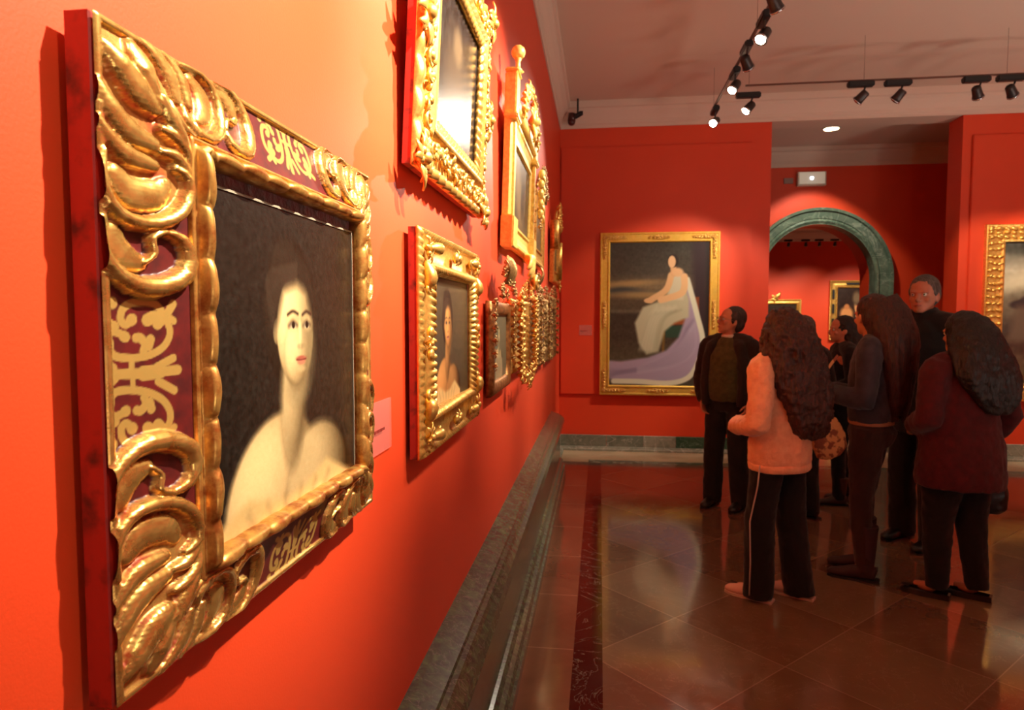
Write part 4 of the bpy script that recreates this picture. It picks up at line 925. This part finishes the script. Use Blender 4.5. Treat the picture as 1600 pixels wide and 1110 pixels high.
# ------------------------------------------------------------------ PEOPLE
def fabric(name, col, rough=.85, col2=None, sc=9, bs=.5, bd=.012):
    return mat(name, col, rough, sheen=.15, col2=col2 or tuple(v*.82 for v in col), noise=(sc, 4, .35, .65), bump=(14, bs, bd), spec=.3)
skin_m = mat('skin', (206, 140, 108), .5, col2=(196, 122, 92), noise=(9, 3, .3, .7))
skin_d = mat('skin_tanned', (186, 120, 92), .5, col2=(170, 102, 78), noise=(9, 3, .3, .7))
eye_w = mat('eye_white', (220, 210, 200), .2); eye_b = mat('eye_iris', (40, 26, 18), .15); lip_m = mat('lip_colour', (160, 84, 74), .45)
def remesh(o, vox, disp=None, smooth=4):
    m = o.modifiers.new('union', 'REMESH'); m.mode = 'VOXEL'; m.voxel_size = vox; m.use_smooth_shade = True
    s = o.modifiers.new('soften', 'SMOOTH'); s.factor = .5; s.iterations = smooth
    for k, (sc, st) in enumerate(disp or []):
        t = bpy.data.textures.new('folds', 'CLOUDS'); t.noise_scale = sc; t.noise_depth = 2
        d = o.modifiers.new('folds', 'DISPLACE'); d.texture = t; d.strength = st; d.mid_level = .5; d.texture_coords = 'LOCAL'
    return o
def hand(bm, wrist, d, palm_n, side, s=1., curlv=.5):
    """palm, five separate bent fingers; d = direction of the hand, palm_n = direction the palm faces, side = towards the thumb"""
    d = Vector(d).normalized(); n = Vector(palm_n); n = (n-d*n.dot(d)).normalized(); t = d.cross(n).normalized()
    if t.dot(Vector(side)) < 0: t = -t
    w = Vector(wrist)
    tube(bm, [w-d*.02*s, w+d*.02*s, w+d*.05*s, w+d*.085*s], [(.024*s, .017*s), (.032*s, .016*s), (.038*s, .015*s), (.036*s, .013*s)], 12, up=n)
    for k, (o, L) in enumerate(((.028, .072), (.010, .080), (-.009, .075), (-.027, .060))):
        b = w+d*.08*s+t*o*s; P = [b]; a = 0
        for q in (.42, .32, .26):
            a += curlv*.75; dd = d*math.cos(a)+n*math.sin(a); P.append(P[-1]+dd*L*q*s)
        tube(bm, P, [.0095*s, .009*s, .008*s, .006*s], 8)
    b = w+d*.025*s+t*.028*s; P = [b]
    for L, a in ((.035, .9), (.03, .55), (.024, .35)): P.append(P[-1]+(d*math.cos(a)+t*math.sin(a)*.8+n*math.sin(a)*.5).normalized()*L*s)
    tube(bm, P, [.013*s, .0115*s, .010*s, .007*s], 8)

HEAD = [(0, .020, .086, .050), (.010, .036, .094, .025), (.03, .052, .095, -.020), (.055, .061, .093, -.055), (.08, .068, .091, -.076), (.11, .073, .091, -.092), (.14, .076, .095, -.098), (.17, .074, .091, -.096), (.195, .064, .076, -.086), (.215, .044, .050, -.062), (.227, .022, .022, -.030), (.231, .006, .004, -.01)]
def head_bm(bm, M, sex='m'):
    k = len(bm.verts); seg = 20; R = []
    for z, a, yf, yb in HEAD:
        c = (yf+yb)/2; h = (yf-yb)/2
        R.append([bm.verts.new((a*math.cos(2*PI*i/seg), c+h*math.sin(2*PI*i/seg), z)) for i in range(seg)])
    for a, b in zip(R, R[1:]):
        for i in range(seg): bm.faces.new((a[i], a[(i+1) % seg], b[(i+1) % seg], b[i]))
    bm.faces.new(R[0][::-1]); bm.faces.new(R[-1])
    tube(bm, [(0, .086, .125), (0, .100, .105), (0, .113, .082), (0, .098, .070)], [.007, .010, .0135, .010], 10)     # nose
    for sg in (-1, 1):
        ball(bm, (sg*.012, .098, .076), .008, sub=1)
        tube(bm, [(sg*.006, .092, .128), (sg*.03, .094, .131), (sg*.052, .080, .127)], [.007, .0085, .006], 8)      # brow
        ball(bm, (sg*.042, .070, .083), (.020, .016, .018)); ball(bm, (sg*.077, -.004, .100), (.009, .018, .031), Euler((-.2, 0, sg*.25)))
        ball(bm, (sg*.077, .002, .075), (.007, .010, .012))
    tube(bm, [(-.022, .088, .048), (0, .099, .050), (.022, .088, .048)], [.006, .0085, .006], 8)
    tube(bm, [(-.018, .088, .040), (0, .097, .040), (.018, .088, .040)], [.006, .0085, .006], 8)
    ball(bm, (0, .088, .014), (.016, .012, .012))
    bm.verts.ensure_lookup_table()
    for v in bm.verts[k:]: v.co = M @ v.co

def person(label, loc, face, height, sk, arms, torso, legs, head_rot=(0, 0, 0), hip=.165, sh=.185, depth=.115, stance=None, neck_in=0, lean=0):
    """local +Y = the way the person faces. arms: [(elbow, wrist), (elbow, wrist)] left then right, in metres for 1.70 m"""
    k = height/1.70; bm = bmesh.new(); V3 = lambda *a: Vector(a)
    st = stance or [(-.10, 0), (.10, 0)]
    J = dict(hz=.90, cz=1.26, sz=1.405, nz=1.44)
    # trunk
    tube(bm, [(0, 0, .84), (0, 0, .92), (0, .005, 1.05), (0, lean*.5, 1.20), (0, lean, 1.33), (0, lean, 1.42), (0, lean, 1.455)], [(hip*.8, .09), (hip*.92, .105), (hip*.74, .088), (sh*.82, .102), (sh*.86, .098), (sh*.62, .07), (.06, .055)], 18, up=Vector((0, 1, 0)))
    tube(bm, [(0, lean-.005, 1.42), (0, lean+.005, 1.50), (0, lean+.012, 1.56)], [.058, .052, .052], 12)
    A = []
    for s, (e, w) in zip((-1, 1), arms):
        S0 = V3(s*sh, lean-.005, 1.395); e = Vector(e); w = Vector(w)
        tube(bm, [S0, S0.lerp(e, .5), e, e.lerp(w, .35), w], [.046, .042, .034, .035, .023], 10); ball(bm, S0, .052)
        dd = (w-e).normalized(); hand(bm, w, dd, (-s*.8, .3, -.3), (0, .3, 1), 1, .55); A.append((S0, e, w))
    Lg = []
    for s, (fx, fy) in zip((-1, 1), st):
        h0 = V3(s*.085, 0, .90); kn = V3((s*.09+fx)/2, fy*.5+.02, .48); an = V3(fx, fy-.02, .09)
        tube(bm, [h0, h0.lerp(kn, .4), kn, kn.lerp(an, .3), an], [.082, .074, .052, .052, .034], 12); tube(bm, [an, an+V3(0, .05, -.045), an+V3(0, .15, -.06)], [.034, .034, .022], 10); Lg.append((h0, kn, an))
    HM = Matrix.Translation((0, lean+.012-neck_in, 1.475)) @ Euler(head_rot).to_matrix().to_4x4()
    head_bm(bm, HM)
    for v in bm.verts: v.co = v.co*k
    o = obj('person', bm, sk); o.location = (loc[0], loc[1], 0); o.rotation_euler = (0, 0, face-PI/2); remesh(o, .0065, smooth=3)
    tag(o, label, 'person')
    HM = Matrix.Scale(k, 4) @ HM
    # eyes, brows and lips
    for s in (-1, 1):
        bm = bmesh.new(); ball(bm, HM @ Vector((s*.033, .083, .113)), .0115*k); e = obj('eye', bm, eye_w, o, True)
        bm = bmesh.new(); ball(bm, HM @ Vector((s*.033, .0905, .113)), .0056*k); obj('iris', bm, eye_b, e, True)
    return o, HM, k, A, Lg
def garment(o, name, parts, m, k, vox=.011, disp=((.12, .018), (.04, .008)), label=None, smooth=4):
    bm = bmesh.new(); parts(bm)
    for v in bm.verts: v.co = v.co*k
    g = obj(name, bm, m, o); remesh(g, vox, disp, smooth)
    if label: g['label'] = label
    return g
UP = Vector((0, 1, 0))
def hair_mat(name, c1, c2):
    m = bpy.data.materials.new(name); m.use_nodes = True; nt = m.node_tree; b = nt.nodes['Principled BSDF']; N = nt.nodes.new; Lk = nt.links.new
    tc = N('ShaderNodeTexCoord'); mp = N('ShaderNodeMapping'); mp.inputs['Scale'].default_value = (60, 60, 7); n = N('ShaderNodeTexNoise'); n.inputs['Scale'].default_value = 1.6; n.inputs['Detail'].default_value = 6; n.inputs['Distortion'].default_value = 1.2
    Lk(tc.outputs['Object'], mp.inputs[0]); Lk(mp.outputs[0], n.inputs['Vector']); r = N('ShaderNodeValToRGB'); e = r.color_ramp.elements; e[0].position = .35; e[1].position = .68; e[0].color = L4(c1); e[1].color = L4(c2)
    Lk(n.outputs['Fac'], r.inputs[0]); Lk(r.outputs[0], b.inputs['Base Color']); b.inputs['Roughness'].default_value = .48
    u = N('ShaderNodeBump'); u.inputs['Strength'].default_value = .8; u.inputs['Distance'].default_value = .01; Lk(n.outputs['Fac'], u.inputs['Height']); Lk(u.outputs['Normal'], b.inputs['Normal']); return m
hair_black = hair_mat('black_hair', (14, 10, 9), (34, 24, 20)); hair_brown = hair_mat('dark_brown_hair', (36, 16, 10), (84, 38, 22)); hair_red = hair_mat('auburn_brown_hair', (30, 14, 10), (74, 30, 20)); hair_grey = hair_mat('grey_hair', (44, 38, 34), (104, 96, 90))
def hair_cap(o, HM, m, back=.0, vox=.006):
    bm = bmesh.new()
    ball(bm, (0, -.014, .152), (.0835, .101, .092), sub=3); ball(bm, (0, -.045, .115), (.079, .066, .085), sub=3)
    for s in (-1, 1): ball(bm, (s*.070, .012, .135), (.014, .026, .035))
    for v in bm.verts: v.co = HM @ v.co
    g = obj('hair', bm, m, o); remesh(g, vox, ((.02, .006),), 2)
def long_hair(o, HM, m, k, fall, widths, curly=0, strands=0, seed=0, vox=.008, top=(.088, .104, .098)):
    """fall = centre line points below the crown in body metres, widths = (side, depth)"""
    bm = bmesh.new()
    ball(bm, (0, -.022, .146), top, sub=3); ball(bm, (0, -.05, .10), (top[0]*1.02, .075, .10), sub=3)
    for v in bm.verts: v.co = HM @ v.co
    tube(bm, [Vector(p)*k for p in fall], [(a*k, b*k) for a, b in widths], 20, up=UP)
    rd = random.Random(seed)
    for i in range(strands):
        t0 = rd.random()*.45; L = len(fall)-1
        def at(t):
            f = t*L; j = min(int(f), L-1); u = f-j; p = Vector(fall[j]).lerp(Vector(fall[j+1]), u); w = [widths[j][q]*(1-u)+widths[j+1][q]*u for q in (0, 1)]; return p, w
        a = rd.uniform(0, 2*PI); t1 = min(1, t0+rd.uniform(.3, .55)) if rd.random() < .45 else 1.0; ph = rd.uniform(0, 6); P, R = [], []
        for q in range(13):
            t = t0+(t1-t0)*q/12; p, w = at(t); wob = curly*math.sin(ph+q*1.15); aa = a+wob*5
            P.append((p+Vector((math.cos(aa)*(w[0]*.97+wob*.5), math.sin(aa)*(w[1]*.97+wob*.5), -(.035*q/12 if t1 == 1 else 0))))*k); R.append((.0045+(.009+curly*.25)*math.sin(PI*(q+.6)/13.5))*k)
        tube(bm, P, R, 7)
    g = obj('hair', bm, m, o); remesh(g, vox, ((.03, .008+curly*.9),), 1)
    return g
def shoe(o, an, k, m, L=.26, name='shoe', high=0, sole=None, ang=0):
    bm = bmesh.new(); x, y = an.x, an.y; R = Matrix.Rotation(ang, 4, 'Z'); c = Vector((x, y, 0)); f = lambda a, b, z: c+R @ Vector((a, b, z))
    tube(bm, [f(0, -.065, .045), f(0, -.03, .052), f(0, .05, .045), f(0, .12, .032), f(0, .175, .026), f(0, L-.06, .020)], [(.026, .038), (.036, .050), (.040, .042), (.045, .031), (.038, .025), (.014, .013)], 14, up=Vector((0, 0, 1)))
    if high: tube(bm, [f(0, -.005, .05), f(0, -.01, .14), f(0, -.012, .14+high)], [.046, .050, .062], 14)
    for v in bm.verts: v.co = Vector((v.co.x, v.co.y, max(v.co.z, .004)))*k
    s = obj(name, bm, m, o); remesh(s, .007, None, 2)
    bm = bmesh.new(); P = [(.033, -.085), (.04, 0), (.047, .10), (.040, .165), (.02, .198), (-.02, .198), (-.040, .165), (-.047, .10), (-.04, 0), (-.033, -.085)]
    vs = [bm.verts.new(f(a, b, 0)*k) for a, b in P]; g = bm.faces.new(vs); ex = bmesh.ops.extrude_face_region(bm, geom=[g]); bmesh.ops.translate(bm, verts=[v for v in ex['geom'] if isinstance(v, bmesh.types.BMVert)], vec=(0, 0, .014*k)); obj('sole', bm, sole or black_m, s)
    return s
def sleeve(bm, arm, r, s=1, cuff=1.0, puff=0):
    S0, e, w = arm; c = e.lerp(w, cuff); tube(bm, [(0, S0.y, 1.425), (S0.x*.5, S0.y, 1.415), (S0.x*.85, S0.y, 1.40), (S0.x*1.04, S0.y, 1.375)], [.062, .066*r**.5, .066*r**.5, .060*r], 14)
    tube(bm, [S0+Vector((-.02 if S0.x > 0 else .02, 0, .012)), S0.lerp(e, .12), S0.lerp(e, .5), S0.lerp(e, .85), e, e.lerp(c, .15), e.lerp(c, .5), e.lerp(c, .85), c], [.062*r, .067*r, .060*r, .055*r, .054*r, .056*r, .052*r, .046*r, .038*r], 14)
def trouser(bm, legs, top, rt, rk, ra, hem=.03, hipr=(.17, .12)):
    tube(bm, [(0, 0, top), (0, 0, top-.07), (0, -.008, .90), (0, 0, .82)], [(hipr[0]*.88, hipr[1]*.85), hipr, (hipr[0]*1.03, hipr[1]*1.08), (hipr[0]*.9, hipr[1]*.9)], 18, up=UP)
    for h0, kn, an in legs:
        a = Vector((an.x, an.y, hem)); tube(bm, [h0+Vector((0, 0, .02)), h0.lerp(kn, .3), kn, kn.lerp(a, .5), a], [rt*1.02, rt, rk, (rk+ra)/2, ra], 14)

# 1 - man in glasses
o, HM, k, A, Lg = person('man in glasses looking up, dark jacket over olive sweater, beside the seated lady painting', (1.53, 5.68), math.radians(238), 1.655, skin_m,
    [((-.27, -.04, 1.12), (-.20, .06, .90)), ((.27, -.04, 1.12), (.20, .06, .90))], None, None, head_rot=(.20, 0, -.85), hip=.16, sh=.185, stance=[(-.12, .02), (.12, .03)])
o_man = o
garment(o, 'sweater', lambda bm: tube(bm, [(0, .02, .93), (0, .03, 1.0), (0, .035, 1.12), (0, .03, 1.28), (0, .01, 1.40), (0, .008, 1.452)], [(.16, .135), (.168, .145), (.165, .14), (.17, .128), (.13, .09), (.062, .062)], 20, up=UP), fabric('olive_knit', (84, 78, 42), sc=30), k)
garment(o, 'shirt_collar', lambda bm: tube(bm, [(0, .012, 1.43), (0, .018, 1.475)], [(.066, .064), (.060, .058)], 16, up=UP), mat('white_shirt', (215, 196, 180), .7), k, .006, ())
def jk(bm):
    for s, a in zip((-1, 1), A):
        sleeve(bm, a, 1.12); 
        tube(bm, [(s*.150, .045, .88), (s*.158, .045, 1.05), (s*.148, .045, 1.25), (s*.11, .04, 1.38), (s*.065, .008, 1.455)], [(.045, .105), (.055, .11), (.06, .10), (.06, .08), (.028, .04)], 14, up=UP)
    tube(bm, [(0, -.065, .86), (0, -.07, 1.05), (0, -.06, 1.28), (0, -.045, 1.40), (0, -.04, 1.47)], [(.165, .075), (.165, .075), (.175, .075), (.13, .06), (.07, .03)], 16, up=UP)
garment(o, 'jacket', jk, fabric('dark_jacket', (46, 32, 28)), k)
garment(o, 'trousers', lambda bm: trouser(bm, Lg, 1.0, .098, .085, .078, .03, (.165, .13)), fabric('dark_trousers', (30, 22, 20)), k)
for h0, kn, an in Lg: shoe(o, an, k, mat('black_leather', (22, 16, 14), .35))
bm = bmesh.new()
ball(bm, (0, -.022, .150), (.086, .099, .096), sub=3); ball(bm, (0, -.055, .10), (.076, .058, .078), sub=3)
for s in (-1, 1): ball(bm, (s*.072, .010, .118), (.012, .020, .038))
for v in bm.verts: v.co = HM @ v.co
g = obj('hair', bm, hair_mat('grey_black_hair', (34, 24, 20), (76, 62, 56)), o); remesh(g, .006, ((.02, .005),), 2)
bm = bmesh.new()
for s in (-1, 1):
    P = [HM @ Vector((s*.036+.024*math.cos(a), .106, .112+.017*math.sin(a))) for a in [2*PI*i/16 for i in range(17)]]; tube(bm, P, [.0026]*17, 6)
    tube(bm, [HM @ Vector((s*.060, .105, .114)), HM @ Vector((s*.082, .06, .114)), HM @ Vector((s*.084, .0, .108))], [.0018]*3, 6)
tube(bm, [HM @ Vector((-.012, .107, .114)), HM @ Vector((.012, .107, .114))], [.0016]*2, 6)
obj('glasses', bm, mat('thin_metal_frame', (150, 130, 116), .3, metal=1), o, True)
bm = bmesh.new(); tube(bm, [HM @ Vector((-.020, .0945, .0445)), HM @ Vector((0, .1045, .0455)), HM @ Vector((.020, .0945, .0445))], [.003, .006, .003], 8); obj('mouth', bm, lip_m, o, True)

# 2 - woman in peach sweatshirt
o, HM, k, A, Lg = person('woman in a peach sweatshirt with long curly brown hair, seen from behind', (1.47, 3.84), math.radians(128), 1.61, skin_m,
    [((-.29, -.08, 1.07), (-.15, .20, 1.02)), ((.28, -.06, 1.08), (.10, .22, 1.00))], None, None, head_rot=(.0, 0, -.12), hip=.155, sh=.175, stance=[(-.11, .06), (.13, -.04)])
def sw(bm):
    tube(bm, [(0, .0, .80), (0, 0, .84), (0, .0, .90), (0, .005, 1.0), (0, .01, 1.10), (0, .008, 1.26), (0, -.005, 1.38), (0, -.01, 1.46)], [(.192, .152), (.203, .160), (.203, .160), (.187, .148), (.178, .14), (.178, .135), (.14, .10), (.075, .07)], 22, up=UP)
    for a in A: sleeve(bm, a, 1.22, cuff=1.06)
peach = fabric('peach_fleece', (244, 174, 132), col2=(234, 160, 120), sc=30, bs=.8, bd=.03)
garment(o, 'sweatshirt', sw, peach, k, .010, ((.16, .022), (.05, .014)))
def hem(bm): tube(bm, [(0, 0, .775), (0, 0, .80), (0, 0, .825)], [(.194, .154), (.202, .160), (.200, .158)], 22, up=UP)
garment(o, 'hem_band', hem, peach, k, .009, ((.05, .006),))
garment(o, 'collar', lambda bm: tube(bm, [(0, -.01, 1.42), (0, -.005, 1.475)], [(.105, .085), (.078, .066)], 16, up=UP), fabric('black_collar', (20, 14, 14)), k, .007, ())
garment(o, 'trousers', lambda bm: trouser(bm, Lg, .95, .094, .086, .088, .02, (.165, .125)), fabric('black_track_fabric', (16, 12, 12)), k)
h0, kn, an = Lg[0]
bm = bmesh.new(); tube(bm, [Vector((-.196, -.02, .82))*k, Vector((-.198, -.01, .70))*k, Vector((kn.x-.097, kn.y-.01, .48))*k, Vector((an.x-.088, an.y-.01, .25))*k, Vector((an.x-.098, an.y-.015, .05))*k], [.004]*5, 6); g = obj('side_stripe', bm, mat('stripe_white', (190, 170, 160), .7), o, True)
snk = mat('pale_sneaker', (226, 178, 158), .6, bump=(60, .3, .002))
for (h0, kn, an), a in zip(Lg, (.35, .35)): shoe(o, an, k, snk, sole=mat('sneaker_sole', (220, 190, 170), .6), ang=a)
long_hair(o, HM, hair_brown, k, [(0, -.02, 1.66), (0, -.04, 1.58), (.0, -.06, 1.48), (0.02, -.095, 1.36), (.04, -.14, 1.24), (.06, -.155, 1.14), (.075, -.155, 1.06), (.08, -.15, 1.01)], [(.085, .095), (.145, .130), (.178, .130), (.188, .110), (.172, .080), (.15, .065), (.125, .055), (.08, .035)], curly=.028, strands=170, seed=3, top=(.102, .112, .106))

# 3 - short-haired person mostly hidden
o, HM, k, A, Lg = person('person with short dark grey hair, mostly hidden behind the peach sweatshirt', (2.045, 5.42), math.radians(120), 1.575, skin_d,
    [((-.26, -.04, 1.12), (-.16, .14, 1.0)), ((.26, -.04, 1.12), (.16, .14, 1.0))], None, None, head_rot=(-.1, 0, 0))
garment(o, 'coat', lambda bm: (tube(bm, [(0, 0, .80), (0, 0, .95), (0, 0, 1.2), (0, -.005, 1.38), (0, -.01, 1.47)], [(.175, .135), (.18, .14), (.18, .135), (.14, .10), (.07, .065)], 20, up=UP), [sleeve(bm, a, 1.15) for a in A]), fabric('grey_black_coat', (34, 30, 32)), k)
garment(o, 'trousers', lambda bm: trouser(bm, Lg, .96, .095, .08, .075), MATS['dark_trousers'], k)
for h0, kn, an in Lg: shoe(o, an, k, MATS['black_leather'])
hair_cap(o, HM, hair_grey)

# 4 - woman in black, profile
o, HM, k, A, Lg = person('woman in black with black hair, in profile facing left in the middle of the group', (2.50, 5.92), math.radians(178), 1.575, skin_m,
    [((-.24, -.02, 1.12), (-.10, .14, 1.04)), ((.24, -.02, 1.12), (.10, .14, 1.04))], None, None, head_rot=(0, 0, 0), stance=[(-.1, .05), (.1, -.08)])
garment(o, 'coat', lambda bm: (tube(bm, [(0, -.01, .62), (0, -.01, .75), (0, 0, .95), (0, 0, 1.2), (0, -.005, 1.38), (0, -.01, 1.47)], [(.19, .16), (.19, .16), (.175, .145), (.17, .135), (.13, .10), (.07, .065)], 20, up=UP), [sleeve(bm, a, 1.12) for a in A]), fabric('black_coat', (20, 18, 20)), k)
garment(o, 'trousers', lambda bm: trouser(bm, Lg, .96, .088, .066, .055, .05), MATS['black_track_fabric'], k)
for h0, kn, an in Lg: shoe(o, an, k, mat('brown_boot_leather', (52, 28, 20), .5), name='boot', high=.12)
long_hair(o, HM, hair_black, k, [(0, -.035, 1.64), (0, -.07, 1.54), (0, -.09, 1.44), (0, -.10, 1.34), (0, -.10, 1.27)], [(.07, .07), (.095, .08), (.11, .075), (.10, .06), (.06, .035)], curly=.012, strands=30, seed=5)

# 5 - tall woman with very long hair
o, HM, k, A, Lg = person('tall woman in a charcoal jacket and brown trousers with very long hair, holding a phone', (2.10, 4.25), math.radians(150), 1.70, skin_m,
    [((-.23, -.01, 1.09), (-.13, .27, 1.14)), ((.23, .0, 1.09), (.09, .27, 1.12))], None, None, head_rot=(-.05, 0, -.75), hip=.155, sh=.165, stance=[(-.09, .02), (.10, .06)])
garment(o, 'jacket', lambda bm: (tube(bm, [(0, 0, .955), (0, 0, 1.0), (0, .005, 1.08), (0, .0, 1.2), (0, 0, 1.30), (0, -.005, 1.39), (0, -.01, 1.46)], [(.158, .13), (.162, .135), (.155, .13), (.162, .13), (.165, .125), (.13, .095), (.07, .065)], 20, up=UP), [sleeve(bm, a, 1.08) for a in A]), fabric('charcoal_jacket', (62, 54, 62), sc=20), k)
garment(o, 'shirt_hem', lambda bm: tube(bm, [(0, 0, .935), (0, 0, .97)], [(.152, .124), (.156, .128)], 20, up=UP), mat('tan_cotton', (176, 112, 76), .8), k, .008, ())
garment(o, 'trousers', lambda bm: trouser(bm, Lg, .97, .094, .066, .056, .10, (.152, .126)), fabric('brown_corduroy', (58, 30, 22)), k)
for (h0, kn, an) in Lg: shoe(o, an, k, mat('plum_suede', (52, 24, 26), .7), name='boot', high=.2, ang=.15)
long_hair(o, HM, hair_red, k, [(0, -.03, 1.68), (0, -.07, 1.58), (0, -.10, 1.48), (0, -.125, 1.36), (0, -.14, 1.22), (0, -.145, 1.10), (0, -.14, 1.0)], [(.085, .09), (.125, .125), (.150, .130), (.165, .105), (.15, .07), (.12, .05), (.07, .03)], curly=.005, strands=80, seed=7)
w = A[0][2]
Mw = o.matrix_basis.copy(); Mw = Matrix.Translation(o.location) @ Euler(o.rotation_euler).to_matrix().to_4x4()
# phone resting in her hands
pp = Mw @ (Vector((-.045, .345, 1.17))*k)
bm = boxbm(-.035, .035, -.006, .006, -.065, .065); bmesh.ops.bevel(bm, geom=bm.edges[:], offset=.005, segments=2, affect='EDGES'); r = obj('phone', bm, mat('pale_phone_case', (150, 140, 150), .35)); r.location = pp; r.rotation_euler = (-.5, 0, o.rotation_euler.z); tag(r, 'pale phone held up in the hands of the tall long-haired woman', 'phone')
bm = boxbm(-.030, .030, -.0075, -.006, -.055, .055); obj('screen', bm, mat('dark_glass', (12, 12, 14), .1), r)
# patterned cloth bag on her forearm side
bm = bmesh.new()
tube(bm, [(0, 0, .0), (0, 0, .03), (0, 0, .10), (0, 0, .18), (0, 0, .22)], [(.06, .03), (.10, .045), (.115, .05), (.10, .035), (.085, .02)], 20, up=UP)
bagm = mat('patterned_cloth', (226, 146, 84), .8, col2=(150, 72, 40), noise=(22, 2, .5, .56), bump=(20, .5, .01))
r = empty('shoulder_bag', (1.84, 4.10, .76), (0, -.35, .35)); tag(r, 'orange and brown patterned cloth bag at the side of the tall woman', 'bag')
g = obj('bag_body', bm, bagm, r); remesh(g, .008, ((.05, .01),), 2)
bm = bmesh.new(); tube(bm, smooth_curve([(-.07, 0, .21), (-.02, -.01, .36), (.10, -.02, .50), (.20, -.02, .56)], 10), [(.010, .004)]*11, 8); obj('strap', bm, bagm, r, True)

# 6 - man in black behind
o, HM, k, A, Lg = person('tall man with short grey hair in a black high-collared coat, behind the long-haired woman', (2.68, 4.92), math.radians(215), 1.85, skin_d,
    [((-.26, -.04, 1.12), (-.2, .10, .92)), ((.26, -.04, 1.12), (.2, .10, .92))], None, None, head_rot=(0, 0, .2), sh=.20, stance=[(-.12, .05), (.12, -.02)])
garment(o, 'coat', lambda bm: (tube(bm, [(0, -.01, .72), (0, -.01, .85), (0, 0, 1.0), (0, 0, 1.25), (0, -.005, 1.38), (0, .0, 1.46), (0, .01, 1.50)], [(.19, .15), (.19, .15), (.185, .145), (.19, .14), (.15, .11), (.085, .08), (.075, .075)], 20, up=UP), [sleeve(bm, a, 1.2) for a in A]), MATS['black_coat'], k)
garment(o, 'trousers', lambda bm: trouser(bm, Lg, .98, .095, .085, .08), MATS['dark_trousers'], k)
for h0, kn, an in Lg: shoe(o, an, k, MATS['black_leather'])
hair_cap(o, HM, hair_grey)
bm = bmesh.new(); tube(bm, [HM @ Vector((-.020, .0945, .0445)), HM @ Vector((0, .1045, .0455)), HM @ Vector((.020, .0945, .0445))], [.003, .005, .003], 8); obj('mouth', bm, lip_m, o, True)

# 7 - woman in dark red coat
o, HM, k, A, Lg = person('woman in a dark red coat with long black hair, rightmost of the group', (2.46, 3.97), math.radians(112), 1.59, skin_m,
    [((-.27, -.03, 1.10), (-.16, .18, 1.02)), ((.31, -.05, 1.10), (.26, .10, .90))], None, None, head_rot=(0, 0, -.05), hip=.20, sh=.19, stance=[(-.10, .05), (.12, -.03)])
garment(o, 'coat', lambda bm: (tube(bm, [(0, -.01, .69), (0, -.01, .74), (0, -.01, .88), (0, 0, 1.0), (0, .005, 1.12), (0, .0, 1.26), (0, -.01, 1.40), (0, -.01, 1.48)], [(.258, .205), (.262, .21), (.25, .20), (.235, .185), (.22, .175), (.215, .16), (.16, .12), (.085, .075)], 24, up=UP), [sleeve(bm, a, 1.32, cuff=.98) for a in A]), fabric('dark_red_wool', (78, 10, 16), sc=30), k, .011)
garment(o, 'trousers', lambda bm: trouser(bm, Lg, .96, .122, .085, .062, .06, (.20, .16)), MATS['black_track_fabric'], k)
for h0, kn, an in Lg:
    bm = bmesh.new(); R = Matrix.Rotation(.6, 4, 'Z'); c = Vector((an.x, an.y, 0)); f = lambda a, b, z: (c+R @ Vector((a, b, z)))*k
    P = [(.028, -.07), (.036, 0), (.043, .08), (.040, .14), (.022, .185), (-.022, .185), (-.040, .14), (-.043, .08), (-.036, 0), (-.028, -.07)]
    lo = [bm.verts.new(f(a, b, .002)) for a, b in P]; hi = [bm.verts.new(f(a*1.05, b*1.02, .034 if b < .12 else .028)) for a, b in P]; inn = [bm.verts.new(f(a*.82, b*.86, .038)) for a, b in P]
    bm.faces.new(lo)
    for i in range(10): j = (i+1) % 10; bm.faces.new((lo[i], lo[j], hi[j], hi[i])); bm.faces.new((hi[i], hi[j], inn[j], inn[i]))
    top = [bm.verts.new(f(a*.9, max(b, .115), .042)) for a, b in P if b > .1]
    bm.faces.new(top)
    obj('flat_shoe', bm, MATS['black_leather'], o)
long_hair(o, HM, hair_black, k, [(0, -.03, 1.66), (0, -.07, 1.57), (0, -.10, 1.48), (.02, -.15, 1.36), (.05, -.18, 1.26), (.06, -.185, 1.17)], [(.09, .09), (.135, .125), (.17, .125), (.20, .09), (.16, .06), (.07, .03)], curly=.009, strands=80, seed=11, top=(.098, .112, .106))
bm = bmesh.new(); tube(bm, [(0, 0, 0), (0, 0, .03), (0, 0, .12), (0, 0, .22), (0, 0, .26)], [(.08, .05), (.115, .07), (.12, .07), (.10, .05), (.085, .03)], 20, up=UP)
r = empty('shoulder_bag', (2.66, 4.10, .46), (0, 0, -.5)); tag(r, 'black rounded shoulder bag hanging below the hem of the dark red coat', 'bag')
g = obj('bag_body', bm, MATS['black_leather'], r); remesh(g, .01, ((.06, .012),), 3)
bm = bmesh.new()
for s in (-1, 1): tube(bm, smooth_curve([(s*.07, 0, .25), (s*.06, -.01, .35), (s*.02, -.02, .44)], 8), [.007]*9, 8)
obj('strap', bm, MATS['black_leather'], r, True)

# ------------------------------------------------------------------ world and view
w = bpy.data.worlds.new('world'); S.world = w; w.use_nodes = True; w.node_tree.nodes['Background'].inputs[0].default_value = (.5, .35, .25, 1); w.node_tree.nodes['Background'].inputs[1].default_value = .02
S.view_settings.view_transform = 'Standard'; S.view_settings.look = 'None'; S.view_settings.gamma = 1; S.view_settings.use_curve_mapping = False; S.view_settings.exposure = 0
